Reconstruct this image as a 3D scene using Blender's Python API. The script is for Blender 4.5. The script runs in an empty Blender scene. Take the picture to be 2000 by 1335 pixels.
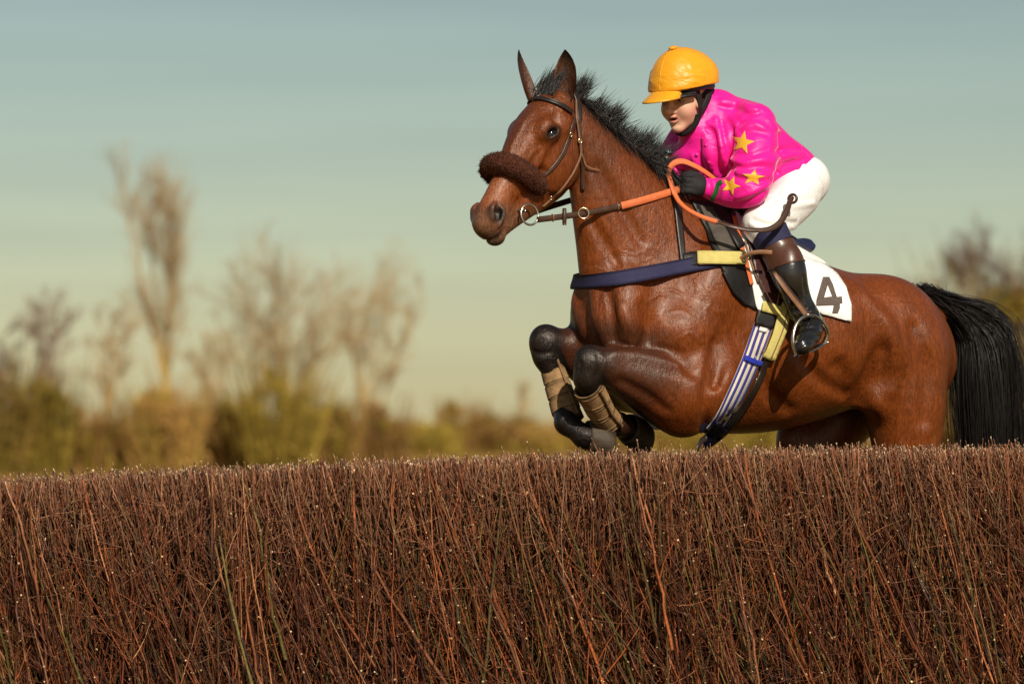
import bpy, math, random
import numpy as np
from mathutils import Vector
from mathutils.bvhtree import BVHTree

# ------------------------------------------------------------------ camera, sky, sun, exposure
SC = bpy.context.scene
COL = SC.collection
CAM_D, CAM_H, FPX, HOR = 14.0, 1.45, 7000.0, 850.0      # distance to the horse, eye height, focal length in photo pixels, horizon row
cam = bpy.data.cameras.new('camera'); CAM = bpy.data.objects.new('camera', cam); COL.objects.link(CAM)
CAM.location = (0, -CAM_D, CAM_H); CAM.rotation_euler = (math.pi / 2, 0, 0)
cam.sensor_width = 36.0; cam.lens = FPX / 2000 * 36.0; cam.shift_y = (HOR - 667.5) / 2000
cam.clip_start = 0.5; cam.clip_end = 6000
cam.dof.use_dof = True; cam.dof.focus_distance = CAM_D - 0.25; cam.dof.aperture_fstop = 2.5
SC.camera = CAM
SUN_EL, SUN_AZ = math.radians(34), math.radians(17)      # azimuth measured to the right of the line from horse to camera
sun = bpy.data.lights.new('sun', 'SUN'); SUN = bpy.data.objects.new('sun', sun); COL.objects.link(SUN)
sun.energy = 5.0; sun.angle = math.radians(0.5); sun.color = (1.0, 0.91, 0.76)
sd = Vector((math.sin(SUN_AZ) * math.cos(SUN_EL), -math.cos(SUN_AZ) * math.cos(SUN_EL), math.sin(SUN_EL)))
SUN.rotation_euler = sd.to_track_quat('Z', 'Y').to_euler()
SUN.location = sd * 30
world = bpy.data.worlds.new('World'); SC.world = world; world.use_nodes = True
wt = world.node_tree; wt.nodes.clear()
wo = wt.nodes.new('ShaderNodeOutputWorld'); bg = wt.nodes.new('ShaderNodeBackground')
sky = wt.nodes.new('ShaderNodeTexSky'); sky.sky_type = 'NISHITA'; sky.sun_disc = False
sky.sun_elevation = SUN_EL; sky.sun_rotation = math.radians(180) - SUN_AZ
sky.air_density = 1.0; sky.dust_density = 0.45; sky.ozone_density = 1.0
tint = wt.nodes.new('ShaderNodeMix'); tint.data_type = 'RGBA'; tint.blend_type = 'MULTIPLY'; tint.inputs[0].default_value = 1.0
tint.inputs[7].default_value = (1.08, 1.03, 0.87, 1)
tc_ = wt.nodes.new('ShaderNodeTexCoord'); mp_ = wt.nodes.new('ShaderNodeMapping'); mp_.inputs['Scale'].default_value = (5, 5, 70)     # thin streaks of high cloud
cn_ = wt.nodes.new('ShaderNodeTexNoise'); cn_.inputs['Scale'].default_value = 1.0; cn_.inputs['Detail'].default_value = 4; cr_ = wt.nodes.new('ShaderNodeValToRGB')
cr_.color_ramp.elements[0].position = .35; cr_.color_ramp.elements[0].color = (.955, .96, .955, 1); cr_.color_ramp.elements[1].position = .68; cr_.color_ramp.elements[1].color = (1.045, 1.04, 1.02, 1)
cl_ = wt.nodes.new('ShaderNodeMix'); cl_.data_type = 'RGBA'; cl_.blend_type = 'MULTIPLY'; cl_.inputs[0].default_value = 1.0
wt.links.new(tc_.outputs['Generated'], mp_.inputs[0]); wt.links.new(mp_.outputs[0], cn_.inputs['Vector']); wt.links.new(cn_.outputs[0], cr_.inputs[0]); wt.links.new(cr_.outputs[0], cl_.inputs[7])
wt.links.new(sky.outputs[0], tint.inputs[6]); wt.links.new(tint.outputs[2], cl_.inputs[6]); wt.links.new(cl_.outputs[2], bg.inputs[0]); wt.links.new(bg.outputs[0], wo.inputs[0])
bg.inputs[1].default_value = 0.062
SC.view_settings.view_transform = 'Standard'; SC.view_settings.look = 'None'
SC.view_settings.exposure = 0.0; SC.view_settings.gamma = 1.0; SC.view_settings.use_curve_mapping = False
SC.render.engine = 'CYCLES'
SC.cycles.use_denoising = True
SC.cycles.max_bounces = 6
SC.cycles.transparent_max_bounces = 8

# ------------------------------------------------------------------ small helpers
rng = np.random.default_rng(7)
def A3(v): return np.array(v, dtype=np.float64)
def norm(v): v = np.asarray(v, float); return v / max(np.linalg.norm(v), 1e-12)
def PX(px, py, y=0.0):                       # the point seen at a photo pixel, at depth y
    k = (CAM_D + y) / FPX
    return A3(((px - 1000) * k, y, CAM_H + (HOR - py) * k))
def to_px(p):
    k = FPX / (CAM_D + p[1]); return (1000 + p[0] * k, HOR - (p[2] - CAM_H) * k)

def catmull(P, n):
    P = np.asarray(P, float)
    if len(P) == 2:
        t = np.linspace(0, 1, n)[:, None]; return P[0] * (1 - t) + P[1] * t
    Q = np.vstack([2 * P[0] - P[1], P, 2 * P[-1] - P[-2]])
    u = np.linspace(0, len(P) - 1 - 1e-9, n); i = u.astype(int); t = (u - i)[:, None]
    a, b, c, d = Q[i], Q[i + 1], Q[i + 2], Q[i + 3]
    return 0.5 * (2 * b + (c - a) * t + (2 * a - 5 * b + 4 * c - d) * t ** 2 + (3 * b - a - 3 * c + d) * t ** 3)

# value noise (vectorised)
_perm = rng.integers(0, 2 ** 31 - 1, 4096)
def _hash(i, j, k): return (_perm[(i * 73856093 ^ j * 19349663 ^ k * 83492791) & 4095] & 0xffff) / 65535.0
def vnoise(P):
    P = np.asarray(P, float); I = np.floor(P).astype(np.int64); F = P - I; F = F * F * (3 - 2 * F)
    out = 0
    for dx in (0, 1):
        wx = F[:, 0] if dx else 1 - F[:, 0]
        for dy in (0, 1):
            wy = F[:, 1] if dy else 1 - F[:, 1]
            for dz in (0, 1):
                wz = F[:, 2] if dz else 1 - F[:, 2]
                out = out + wx * wy * wz * _hash(I[:, 0] + dx, I[:, 1] + dy, I[:, 2] + dz)
    return out * 2 - 1
def fbm(P, o=3):
    a, s, t = 0, 1.0, 0
    for k in range(o): a = a + s * vnoise(P * 2 ** k + 17.3 * k); t += s; s *= .5
    return a / t

def mesh_obj(name, V, F, mat, parent=None, smooth=True, col=None, uv=None, mats=None, midx=None):
    V = np.asarray(V, float)
    if parent is not None: V = V - np.array(parent['_o'])
    me = bpy.data.meshes.new(name)
    if isinstance(F, np.ndarray):
        n, m = F.shape
        me.vertices.add(len(V)); me.vertices.foreach_set('co', V.astype(np.float32).ravel())
        me.loops.add(n * m); me.loops.foreach_set('vertex_index', F.astype(np.int32).ravel())
        me.polygons.add(n); me.polygons.foreach_set('loop_start', np.arange(0, n * m, m, dtype=np.int32))
        me.update(calc_edges=True)
    else:
        me.from_pydata(V.tolist(), [], [tuple(map(int, f)) for f in F]); me.update()
    me.validate()
    if smooth: me.polygons.foreach_set('use_smooth', np.ones(len(me.polygons), dtype=bool))
    if col is not None:
        ca = me.color_attributes.new('Col', 'FLOAT_COLOR', 'POINT')
        c = np.ones((len(V), 4), np.float32); c[:, :3] = col; ca.data.foreach_set('color', c.ravel())
    for m_ in (mats or [mat]): me.materials.append(m_)
    if midx is not None: me.polygons.foreach_set('material_index', np.asarray(midx, np.int32))
    o = bpy.data.objects.new(name, me); COL.objects.link(o)
    if parent is not None: o.parent = parent; o['_o'] = parent['_o']
    else: o['_o'] = (0., 0., 0.)
    return o
def thing(name, label, cat, loc=(0, 0, 0), group=None):
    o = bpy.data.objects.new(name, None); COL.objects.link(o); o.location = loc; o.empty_display_size = .1
    o['_o'] = tuple(float(v) for v in loc); return tag(o, label, cat, group)
def tag(o, label, cat, group=None):
    o['label'] = label; o['category'] = cat
    if group: o['group'] = group
    return o
def structure(o): o['kind'] = 'structure'; return o
def quadgrid(nu, nv, wrap_u=False, wrap_v=False):      # index = i*nv + j
    I = np.arange(nu if wrap_u else nu - 1); J = np.arange(nv if wrap_v else nv - 1)
    i, j = np.meshgrid(I, J, indexing='ij'); i2 = (i + 1) % nu; j2 = (j + 1) % nv
    return np.stack([i * nv + j, i2 * nv + j, i2 * nv + j2, i * nv + j2], -1).reshape(-1, 4)

def tube(P, R, k=8, up=None, flat=1.0, n=None, cap=True):   # swept tube: verts, quads
    P = np.asarray(P, float); R = np.broadcast_to(np.asarray(R, float), (len(P),)).copy()
    if n: R = np.interp(np.linspace(0, 1, n), np.linspace(0, 1, len(R)), R); P = catmull(P, n)
    T = np.gradient(P, axis=0); T /= np.maximum(np.linalg.norm(T, axis=1, keepdims=True), 1e-9)
    U = np.zeros_like(P); u = norm(up) if up is not None else norm(np.cross(T[0], (0.13, .4, .9)))
    for i in range(len(P)):
        u = u - T[i] * (u @ T[i])
        if up is not None and np.linalg.norm(u) < .05: u = np.cross(T[i], (1, 0, 0))
        u = norm(u); U[i] = u
        if up is not None: u = norm(up) * .15 + u
    Wv = np.cross(T, U); a = np.linspace(0, 2 * np.pi, k, endpoint=False)
    V = P[:, None, :] + (np.cos(a)[None, :, None] * U[:, None, :] * flat + np.sin(a)[None, :, None] * Wv[:, None, :]) * R[:, None, None]
    V = V.reshape(-1, 3); F = [tuple(q) for q in quadgrid(len(P), k, False, True)]
    if cap:
        V = np.vstack([V, P[0], P[-1]]); a0 = len(V) - 2; L = (len(P) - 1) * k
        for j in range(k):
            F.append((a0, (j + 1) % k, j)); F.append((a0 + 1, L + j, L + (j + 1) % k))
    return V, F
def join(parts):
    V, F, o = [], [], 0
    for v, f in parts:
        V.append(np.asarray(v, float)); F += [tuple(int(i) + o for i in q) for q in f]; o += len(v)
    return np.vstack(V), F

# many thin tapered tubes in one mesh: P (n, s, 3), R (n, s)
def strands(P, R, k=3, col=None):
    n, s, _ = P.shape
    T = np.gradient(P, axis=1); T /= np.maximum(np.linalg.norm(T, axis=2, keepdims=True), 1e-9)
    ref = np.zeros_like(T); ref[..., 1] = 1; ref[np.abs(T[..., 1]) > .9] = (1, 0, 0)
    U = np.cross(T, ref); U /= np.maximum(np.linalg.norm(U, axis=2, keepdims=True), 1e-9); W = np.cross(T, U)
    a = np.arange(k) * 2 * np.pi / k
    V = P[:, :, None, :] + R[:, :, None, None] * (np.cos(a)[:, None] * U[:, :, None, :] + np.sin(a)[:, None] * W[:, :, None, :])
    base = quadgrid(s, k, False, True)
    F = (base[None] + (np.arange(n) * s * k)[:, None, None]).reshape(-1, 4)
    C = None
    if col is not None: C = np.repeat(col.reshape(n * s, 3), k, axis=0)
    return V.reshape(-1, 3), F, C

# ------------------------------------------------------------------ distance-field sculpting
class Field:
    def __init__(s, lo, hi, h, rot=0.0, big=0.3):
        s.h = h; s.lo = np.array(lo, float); s.n = np.ceil((np.array(hi, float) - s.lo) / h).astype(int) + 1
        c, q = math.cos(rot), math.sin(rot); s.R = np.array([[c, q, 0], [-q, c, 0], [0, 0, 1.]])   # world -> local
        s.f = np.full(s.n, big, np.float32); s.big = big
    def L(s, p): return s.R @ np.asarray(p, float)
    def box(s, lo, hi):
        a = np.clip(np.floor((lo - s.lo) / s.h).astype(int), 0, s.n); b = np.clip(np.ceil((hi - s.lo) / s.h).astype(int) + 1, 0, s.n)
        if np.any(b <= a): return None
        sl = tuple(slice(i, j) for i, j in zip(a, b))
        g = [(s.lo[i] + s.h * np.arange(a[i], b[i])).astype(np.float32) for i in range(3)]
        return sl, g[0][:, None, None], g[1][None, :, None], g[2][None, None, :]
    @staticmethod
    def smin(a, b, k):
        if k <= 0: return np.minimum(a, b)
        h = np.maximum(k - np.abs(a - b), 0) / k; return np.minimum(a, b) - h * h * (k / 4)
    def put(s, sl, d, k, op):
        v = s.f[sl]
        if op == 'add': s.f[sl] = s.smin(v, d, k)
        elif op == 'sub': s.f[sl] = -s.smin(-v, d, k)
        elif op == 'and': s.f[sl] = -s.smin(-v, -d, k)
    def ell(s, c, r, axes=None, k=.03, op='add'):            # ellipsoid; axes: 3 world vectors
        c = s.L(c); r = np.array(r, float); A = np.eye(3) if axes is None else np.array([s.L(norm(a)) for a in axes])
        if axes is None: A = A @ s.R.T
        ext = np.sqrt(((A * r[:, None]) ** 2).sum(0)); m = k + 3 * s.h
        bx = s.box(c - ext - m, c + ext + m)
        if bx is None: return
        sl, X, Y, Z = bx; s.put(sl, s._ell(X, Y, Z, c, A, r), k, op)
    @staticmethod
    def _ell(X, Y, Z, c, A, r):
        X = X - np.float32(c[0]); Y = Y - np.float32(c[1]); Z = Z - np.float32(c[2]); k0 = 0; k1 = 0
        for i in range(3):
            q = X * np.float32(A[i, 0]) + Y * np.float32(A[i, 1]) + Z * np.float32(A[i, 2])
            q = q / np.float32(r[i]); q2 = q * q; k0 = k0 + q2; k1 = k1 + q2 / np.float32(r[i] ** 2)
        k0 = np.sqrt(k0); return k0 * (k0 - 1) / np.maximum(np.sqrt(k1), 1e-6)
    def multi(s, items, k, op):                              # hard union of pieces, then one smooth operation
        lo = np.min([i[0] for i in items], 0); hi = np.max([i[1] for i in items], 0); m = k + 3 * s.h
        bx = s.box(lo - m, hi + m)
        if bx is None: return
        sl, X, Y, Z = bx; t = np.full(s.f[sl].shape, s.big, np.float32)
        off = np.array([q.start for q in sl]); sh = np.array(t.shape)
        for lo_, hi_, fn in items:
            b2 = s.box(lo_ - m, hi_ + m)
            if b2 is None: continue
            sl2, x, y, z = b2; loc = tuple(slice(q.start - o, q.stop - o) for q, o in zip(sl2, off))
            t[loc] = np.minimum(t[loc], fn(x, y, z))
        s.put(sl, t, k, op)
    def chain(s, P, R, k=.03, n=None, op='add'):             # tapered limb through points
        P = np.array([s.L(p) for p in P]); R = np.array(R, float)
        if n is None: n = 14 * (len(P) - 1) + 1
        Rr = np.interp(np.linspace(0, 1, n), np.linspace(0, 1, len(R)), R); Pp = catmull(P, n); it = []
        for i in range(n - 1):
            a, b, ra, rb = Pp[i], Pp[i + 1], Rr[i], Rr[i + 1]; rm = max(ra, rb)
            def fn(X, Y, Z, a=a, b=b, ra=ra, rb=rb):
                d = b - a; L2 = float(d @ d) + 1e-12; X = X - np.float32(a[0]); Y = Y - np.float32(a[1]); Z = Z - np.float32(a[2])
                t = np.clip((X * np.float32(d[0]) + Y * np.float32(d[1]) + Z * np.float32(d[2])) / np.float32(L2), 0, 1)
                return np.sqrt((X - t * np.float32(d[0])) ** 2 + (Y - t * np.float32(d[1])) ** 2 + (Z - t * np.float32(d[2])) ** 2) - (np.float32(ra) + t * np.float32(rb - ra))
            it.append((np.minimum(a, b) - rm, np.maximum(a, b) + rm, fn))
        s.multi(it, k, op)
    def ellchain(s, C, U, W, a, b, rt, n, k=.03, op='add'):  # elliptical sections along a curve
        C = catmull(C, n); U = catmull(U, n); W = catmull(W, n)
        a = catmull(np.array(a, float)[:, None], n)[:, 0]; b = catmull(np.array(b, float)[:, None], n)[:, 0]
        rt = np.broadcast_to(np.asarray(rt, float), (n,)) if np.ndim(rt) == 0 else np.interp(np.linspace(0, 1, n), np.linspace(0, 1, len(rt)), rt)
        it = []
        for i in range(n):
            u = norm(U[i]); w = norm(W[i] - u * (W[i] @ u)); t = np.cross(u, w)
            c = s.L(C[i]); A = np.array([s.L(u), s.L(w), s.L(t)]); r = np.array([a[i], b[i], rt[i]])
            ext = np.sqrt(((A * r[:, None]) ** 2).sum(0))
            it.append((c - ext, c + ext, lambda X, Y, Z, c=c, A=A, r=r: s._ell(X, Y, Z, c, A, r)))
        s.multi(it, k, op)
    def plane(s, p, nrm, k=.01):                             # keep the side the normal points away from
        p = s.L(p); nrm = s.L(norm(nrm)); sl, X, Y, Z = s.box(s.lo, s.lo + s.h * s.n)
        d = (X - np.float32(p[0])) * np.float32(nrm[0]) + (Y - np.float32(p[1])) * np.float32(nrm[1]) + (Z - np.float32(p[2])) * np.float32(nrm[2])
        s.put(sl, -d, k, 'sub')
    def mesh(s, iso=0.0, smooth=3):
        f = s.f - np.float32(iso) if iso else s.f
        f[0] = f[-1] = s.big; f[:, 0] = f[:, -1] = s.big; f[:, :, 0] = f[:, :, -1] = s.big
        S = f < 0
        cnt = np.zeros(np.array(S.shape) - 1, np.int8)
        for i in (0, 1):
            for j in (0, 1):
                for l in (0, 1): cnt += S[i:S.shape[0] - 1 + i, j:S.shape[1] - 1 + j, l:S.shape[2] - 1 + l]
        mix = (cnt > 0) & (cnt < 8); idx = np.argwhere(mix); del cnt
        off = [(i, j, l) for i in (0, 1) for j in (0, 1) for l in (0, 1)]
        v = np.stack([f[idx[:, 0] + o[0], idx[:, 1] + o[1], idx[:, 2] + o[2]] for o in off], 1)
        acc = np.zeros((len(idx), 3)); n = np.zeros(len(idx))
        for p in range(8):
            for q in range(p + 1, 8):
                if sum(abs(off[p][m] - off[q][m]) for m in range(3)) != 1: continue
                m = (v[:, p] < 0) != (v[:, q] < 0); t = np.where(m, v[:, p] / np.where(m, v[:, p] - v[:, q], 1), 0)
                acc[m] += (np.array(off[p]) + t[:, None] * (np.array(off[q]) - np.array(off[p])))[m]; n[m] += 1
        V = s.lo + s.h * (idx + acc / n[:, None])
        ids = np.full(mix.shape, -1, np.int32); ids[mix] = np.arange(len(idx)); Q = []
        for ax in range(3):
            a = [slice(None)] * 3; b = [slice(None)] * 3; a[ax] = slice(0, -1); b[ax] = slice(1, None)
            E = np.argwhere(S[tuple(a)] != S[tuple(b)]); ins = S[E[:, 0], E[:, 1], E[:, 2]]
            o1, o2 = [(1, 2), (2, 0), (0, 1)][ax]; e1 = np.eye(3, dtype=int)[o1]; e2 = np.eye(3, dtype=int)[o2]
            g = lambda e: ids[e[:, 0], e[:, 1], e[:, 2]]
            q = np.stack([g(E - e1 - e2), g(E - e2), g(E), g(E - e1)], 1); q[~ins] = q[~ins][:, ::-1]; Q.append(q)
        Q = np.vstack(Q); Q = Q[(Q >= 0).all(1)]
        V = V @ s.R                                           # local -> world
        return taubin(V, Q, smooth), Q
def taubin(V, Q, it=3, lam=.5, mu=-.52):
    if it <= 0: return V
    e = np.vstack([Q[:, [0, 1]], Q[:, [1, 2]], Q[:, [2, 3]], Q[:, [3, 0]]]); e = np.vstack([e, e[:, ::-1]])
    deg = np.maximum(np.bincount(e[:, 0], minlength=len(V)), 1)[:, None]
    for _ in range(it):
        for l in (lam, mu):
            m = np.stack([np.bincount(e[:, 0], V[e[:, 1], c], len(V)) for c in range(3)], 1) / deg; V = V + l * (m - V)
    return V
def vnormals(V, Q):
    n = np.cross(V[Q[:, 2]] - V[Q[:, 0]], V[Q[:, 3]] - V[Q[:, 1]]); N = np.zeros_like(V)
    for c in range(3):
        for j in range(4): N[:, c] += np.bincount(Q[:, j], n[:, c], len(V))
    return N / np.maximum(np.linalg.norm(N, axis=1, keepdims=True), 1e-12)
def bvh(V, Q): return BVHTree.FromPolygons([Vector(v) for v in V], [tuple(int(i) for i in q) for q in Q])

def cast(b_, px, py, y0=-3.0, n=0):
    o = PX(px, py, y0); d = norm(o - A3((0, -CAM_D, CAM_H))); loc, nr, i, ds = b_.ray_cast(Vector(o), Vector(d))
    return (None, None) if loc is None else (np.array(loc), np.array(nr))
def creases(F, b_, spec):
    """folds: ridges ('add') and grooves ('sub') laid on an already meshed surface; spec = (px path, radius, blend, op)"""
    for P, r, k, op in spec:
        P = catmull(P, 12); pts = []
        for p in P:
            h, n_ = cast(b_, *p)
            if h is not None: pts.append(h + n_ * (-.25 * r if op == 'add' else .30 * r))
        if len(pts) < 3: continue
        n = len(pts); F.chain(pts, r * np.sin(np.linspace(.25, math.pi - .25, n)) ** .6, k, n=2 * n, op=op)
# ------------------------------------------------------------------ materials
def nodes(name):
    m = bpy.data.materials.new(name); m.use_nodes = True; nt = m.node_tree
    return m, nt, nt.nodes['Principled BSDF']
def N(nt, t, **kw):
    n = nt.nodes.new(t)
    for k_, v in kw.items():
        if k_.startswith('i_'):
            key = k_[2:]; key = int(key) if key.isdigit() else key.replace('_', ' ')
            n.inputs[key].default_value = v
        else: setattr(n, k_, v)
    return n
def noise(nt, scale, detail=3, rough=.6, vec=None, dist=0, ridged=False):
    n = N(nt, 'ShaderNodeTexNoise'); n.inputs['Scale'].default_value = scale; n.inputs['Detail'].default_value = detail
    n.inputs['Roughness'].default_value = rough; n.inputs['Distortion'].default_value = dist
    if ridged: n.noise_type = 'RIDGED_MULTIFRACTAL'
    if vec is not None: nt.links.new(vec, n.inputs['Vector'])
    return n
def objco(nt, scale=(1, 1, 1), rot=(0, 0, 0)):
    t = N(nt, 'ShaderNodeTexCoord'); mp = N(nt, 'ShaderNodeMapping'); mp.inputs['Scale'].default_value = scale; mp.inputs['Rotation'].default_value = rot
    nt.links.new(t.outputs['Object'], mp.inputs[0]); return mp.outputs[0]
def ramp(nt, src, stops):
    r = N(nt, 'ShaderNodeValToRGB'); e = r.color_ramp.elements
    while len(e) < len(stops): e.new(.5)
    for x, (p, c) in zip(e, stops):
        x.position = p; x.color = (*c, 1) if len(c) == 3 else c
    nt.links.new(src, r.inputs[0]); return r
def bump(nt, bs, src, strength=.3, dist=.01, prev=None):
    b = N(nt, 'ShaderNodeBump'); b.inputs['Strength'].default_value = strength; b.inputs['Distance'].default_value = dist
    nt.links.new(src, b.inputs['Height'])
    if prev is not None: nt.links.new(prev, b.inputs['Normal'])
    nt.links.new(b.outputs[0], bs.inputs['Normal']); return b.outputs[0]
def mat(name, c, rough=.6, var=.15, vscale=30, bscale=80, bstr=.15, bdist=.004, spec=.4, metal=0, sheen=0, coat=0, stretch=(1, 1, 1), vcol=False):
    m, nt, b = nodes(name); co = objco(nt, stretch)
    b.inputs['Roughness'].default_value = rough; b.inputs['Specular IOR Level'].default_value = spec; b.inputs['Metallic'].default_value = metal
    if sheen: b.inputs['Sheen Weight'].default_value = sheen
    if coat: b.inputs['Coat Weight'].default_value = coat; b.inputs['Coat Roughness'].default_value = .2
    n1 = noise(nt, vscale, 4, .65, co); lo = tuple(x * (1 - var) for x in c); hi = tuple(min(1, x * (1 + var)) for x in c)
    r = ramp(nt, n1.outputs[0], [(.3, lo), (.7, hi)]); out = r.outputs[0]
    if vcol:
        a = N(nt, 'ShaderNodeVertexColor', layer_name='Col'); mx = N(nt, 'ShaderNodeMix', data_type='RGBA', blend_type='MULTIPLY'); mx.inputs[0].default_value = 1
        nt.links.new(out, mx.inputs[6]); nt.links.new(a.outputs[0], mx.inputs[7]); out = mx.outputs[2]
    nt.links.new(out, b.inputs['Base Color'])
    if bstr: bump(nt, b, noise(nt, bscale, 4, .6, co).outputs[0], bstr, bdist)
    return m
# ------------------------------------------------------------------ the horse
PSI = math.radians(32); DV = A3((math.cos(PSI), math.sin(PSI), 0)); NV = A3((math.sin(PSI), -math.cos(PSI), 0)); ZV = A3((0, 0, 1))
HA = A3((195 * 13.9 / FPX, -.10, 0))         # front of the breast on the middle plane
def HP(px, py, lat=0.0):                     # point of the plane (middle plane + lat) of the horse seen at a pixel
    k = (px - 1000) / FPX; b = HA + lat * NV
    s = (k * (CAM_D + b[1]) - b[0]) / (DV[0] - k * DV[1]); y = b[1] + s * DV[1]
    return PX(px, py, y)
def mirror(p):                               # to the far side of the horse
    p = A3(p); return p - 2 * ((p - HA) @ NV) * NV

_pts = [HP(px, py, l) for px in (925, 1900) for py in (60, 1370) for l in (-.4, .4)]
_R = Field((0, 0, 0), (.1, .1, .1), .05, PSI).R
_l = np.array([_R @ p for p in _pts]); H = Field(_l.min(0) - .06, _l.max(0) + .06, .0058, PSI)

# trunk
st = [(1196, 565, 735, .10), (1215, 520, 775, .17), (1255, 480, 805, .215), (1310, 440, 828, .235), (1370, 415, 840, .25), (1420, 418, 847, .27), (1500, 462, 843, .295),
      (1580, 508, 824, .305), (1650, 532, 800, .295), (1720, 545, 790, .275), (1768, 565, 800, .245), (1800, 598, 795, .19), (1820, 640, 770, .12)]
C, a, b = [], [], []
for px, t, bo, hw in st:
    C.append(HP(px, (t + bo) / 2)); a.append((bo - t) / 2 * (CAM_D + C[-1][1]) / FPX); b.append(hw)
H.ellchain(C, [ZV] * len(C), [NV] * len(C), a, b, .09, 170, .02)
# neck
nk = [((1092, 178), (1149, 330), .068), ((1112, 183), (1142, 358), .074), ((1162, 228), (1138, 400), .083), ((1225, 287), (1135, 450), .098), ((1290, 342), (1142, 512), .118), ((1362, 398), (1150, 600), .15), ((1400, 440), (1170, 690), .17)]
C, U, a, b = [], [], [], []
for c, t, w in nk:
    p, q = HP(*c), HP(*t); C.append((p + q) / 2); U.append(p - q); a.append(np.linalg.norm(p - q) / 2); b.append(w)
H.ellchain(C, U, [NV] * len(C), a, b, .08, 130, .05)
# crest under the mane, windpipe
H.chain([HP(1105, 192), HP(1165, 240), HP(1228, 296), HP(1292, 350), HP(1370, 408)], [.035, .04, .042, .05, .06], .04)
H.chain([HP(1150, 375), HP(1156, 430), HP(1168, 520), HP(1190, 590)], [.04, .05, .06, .06], .05)
# head
HPSI = math.radians(40); HL = A3((math.sin(HPSI), -math.cos(HPSI), 0)); hh = A3((-math.cos(HPSI), -math.sin(HPSI), 0)); al = math.radians(56)
HT = math.cos(al) * hh - math.sin(al) * ZV; HF = math.sin(al) * hh + math.cos(al) * ZV
M0 = HP(1070, 182)
def HH(t, f=0.0, l=0.0): return M0 + HT * t + HF * f + HL * l
def headchain(rows, rt, k):                 # t, front, back, half width
    H.ellchain([HH(t, (f - b_) / 2) for t, f, b_, w in rows], [HF] * len(rows), [HL] * len(rows), [(f + b_) / 2 for t, f, b_, w in rows], [w for *_, w in rows], rt, 100, k)
headchain([(.00, .010, .12, .070), (.08, .040, .13, .086), (.17, .056, .125, .096), (.26, .054, .115, .080), (.36, .040, .105, .060), (.46, .032, .095, .050), (.54, .030, .092, .050), (.585, .018, .09, .047), (.612, .000, .075, .038)], .035, .03)
headchain([(.10, -.05, .225, .048), (.18, -.05, .272, .056), (.26, -.05, .282, .054), (.34, -.04, .252, .045), (.44, -.03, .198, .038), (.53, -.03, .152, .036), (.59, -.05, .126, .033), (.615, -.06, .115, .026)], .035, .03)
class eye_frame:
    def __init__(s, sg):
        s.c = HH(.172, -.040, sg * .094); n = norm(.84 * sg * HL + .46 * HF); v = norm(-HT + .317 * sg * HL - .51 * HF); v = norm(v - n * (v @ n)); u = np.cross(n, v); u = u if u @ HF > 0 else -u; s.ax = (v, u, n)
    def __call__(s, a, b, c): return s.c + s.ax[0] * a + s.ax[1] * b + s.ax[2] * c
for sgn in (1, -1):
    H.ell(HH(.21, -.155, sgn * .056), (.13, .105, .036), (HT, HF, HL), .03)          # masseter
    H.ell(HH(.165, -.012, sgn * .090), (.048, .034, .026), (HT, HF, HL), .03)        # orbit
    H.chain([HH(.20, -.05, sgn * .080), HH(.30, -.062, sgn * .067), HH(.37, -.066, sgn * .055)], [.013, .012, .008], .02)   # facial crest
    H.ell(HH(.570, -.020, sgn * .044), (.042, .034, .020), (HT, HF, HL), .02)         # nostril wing
    H.ell(HH(.10, -.09, sgn * .062), (.05, .04, .03), (HT, HF, HL), .03)              # temple muscle
    H.ell(HH(.105, -.025, sgn * .094), (.026, .018, .014), (HT, HF, HL), .03, 'sub')    # hollow above the eye
    E = eye_frame(sgn)
    H.ell(E(0, 0, -.006), (.040, .030, .022), E.ax, .02)
    H.ell(E(0, .001, .016), (.029, .0155, .020), E.ax, .004, 'sub')                                            # eye opening
    H.chain([E(-.034, -.004, .006), E(-.016, .015, .015), E(.008, .017, .016), E(.033, .003, .006)], [.004, .0065, .0065, .004], .007)   # upper lid
    H.chain([E(-.034, -.005, .005), E(-.012, -.015, .012), E(.012, -.014, .012), E(.032, .0, .006)], [.003, .0045, .0045, .003], .007)
    H.chain([HH(.535, -.004, sgn * .056), HH(.558, -.014, sgn * .064), HH(.580, -.036, sgn * .062)], [.011, .026, .014], .008, op='sub')       # nostril
    H.chain([HH(.530, .010, sgn * .052), HH(.560, .014, sgn * .058), HH(.592, -.006, sgn * .060)], [.008, .010, .008], .01)          # rim
    H.chain([HH(.528, -.03, sgn * .056), HH(.555, -.048, sgn * .060), HH(.59, -.050, sgn * .056)], [.007, .009, .007], .012)
    H.chain([HH(.485, -.108, sgn * .056), HH(.53, -.100, sgn * .056), HH(.575, -.090, sgn * .050), HH(.625, -.078, sgn * .034), HH(.645, -.07, 0)], [.007, .008, .008, .007, .006], .010, op='sub')   # mouth line
    H.chain([HH(.30, -.10, sgn * .066), HH(.38, -.105, sgn * .056), HH(.46, -.09, sgn * .055)], [.006, .009, .006], .03, op='sub')
H.ell(HH(.610, -.035), (.028, .045, .045), (HT, HF, HL), .03)                          # upper lip
H.ell(HH(.612, -.106), (.026, .024, .034), (HT, HF, HL), .02)                         # chin
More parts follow.
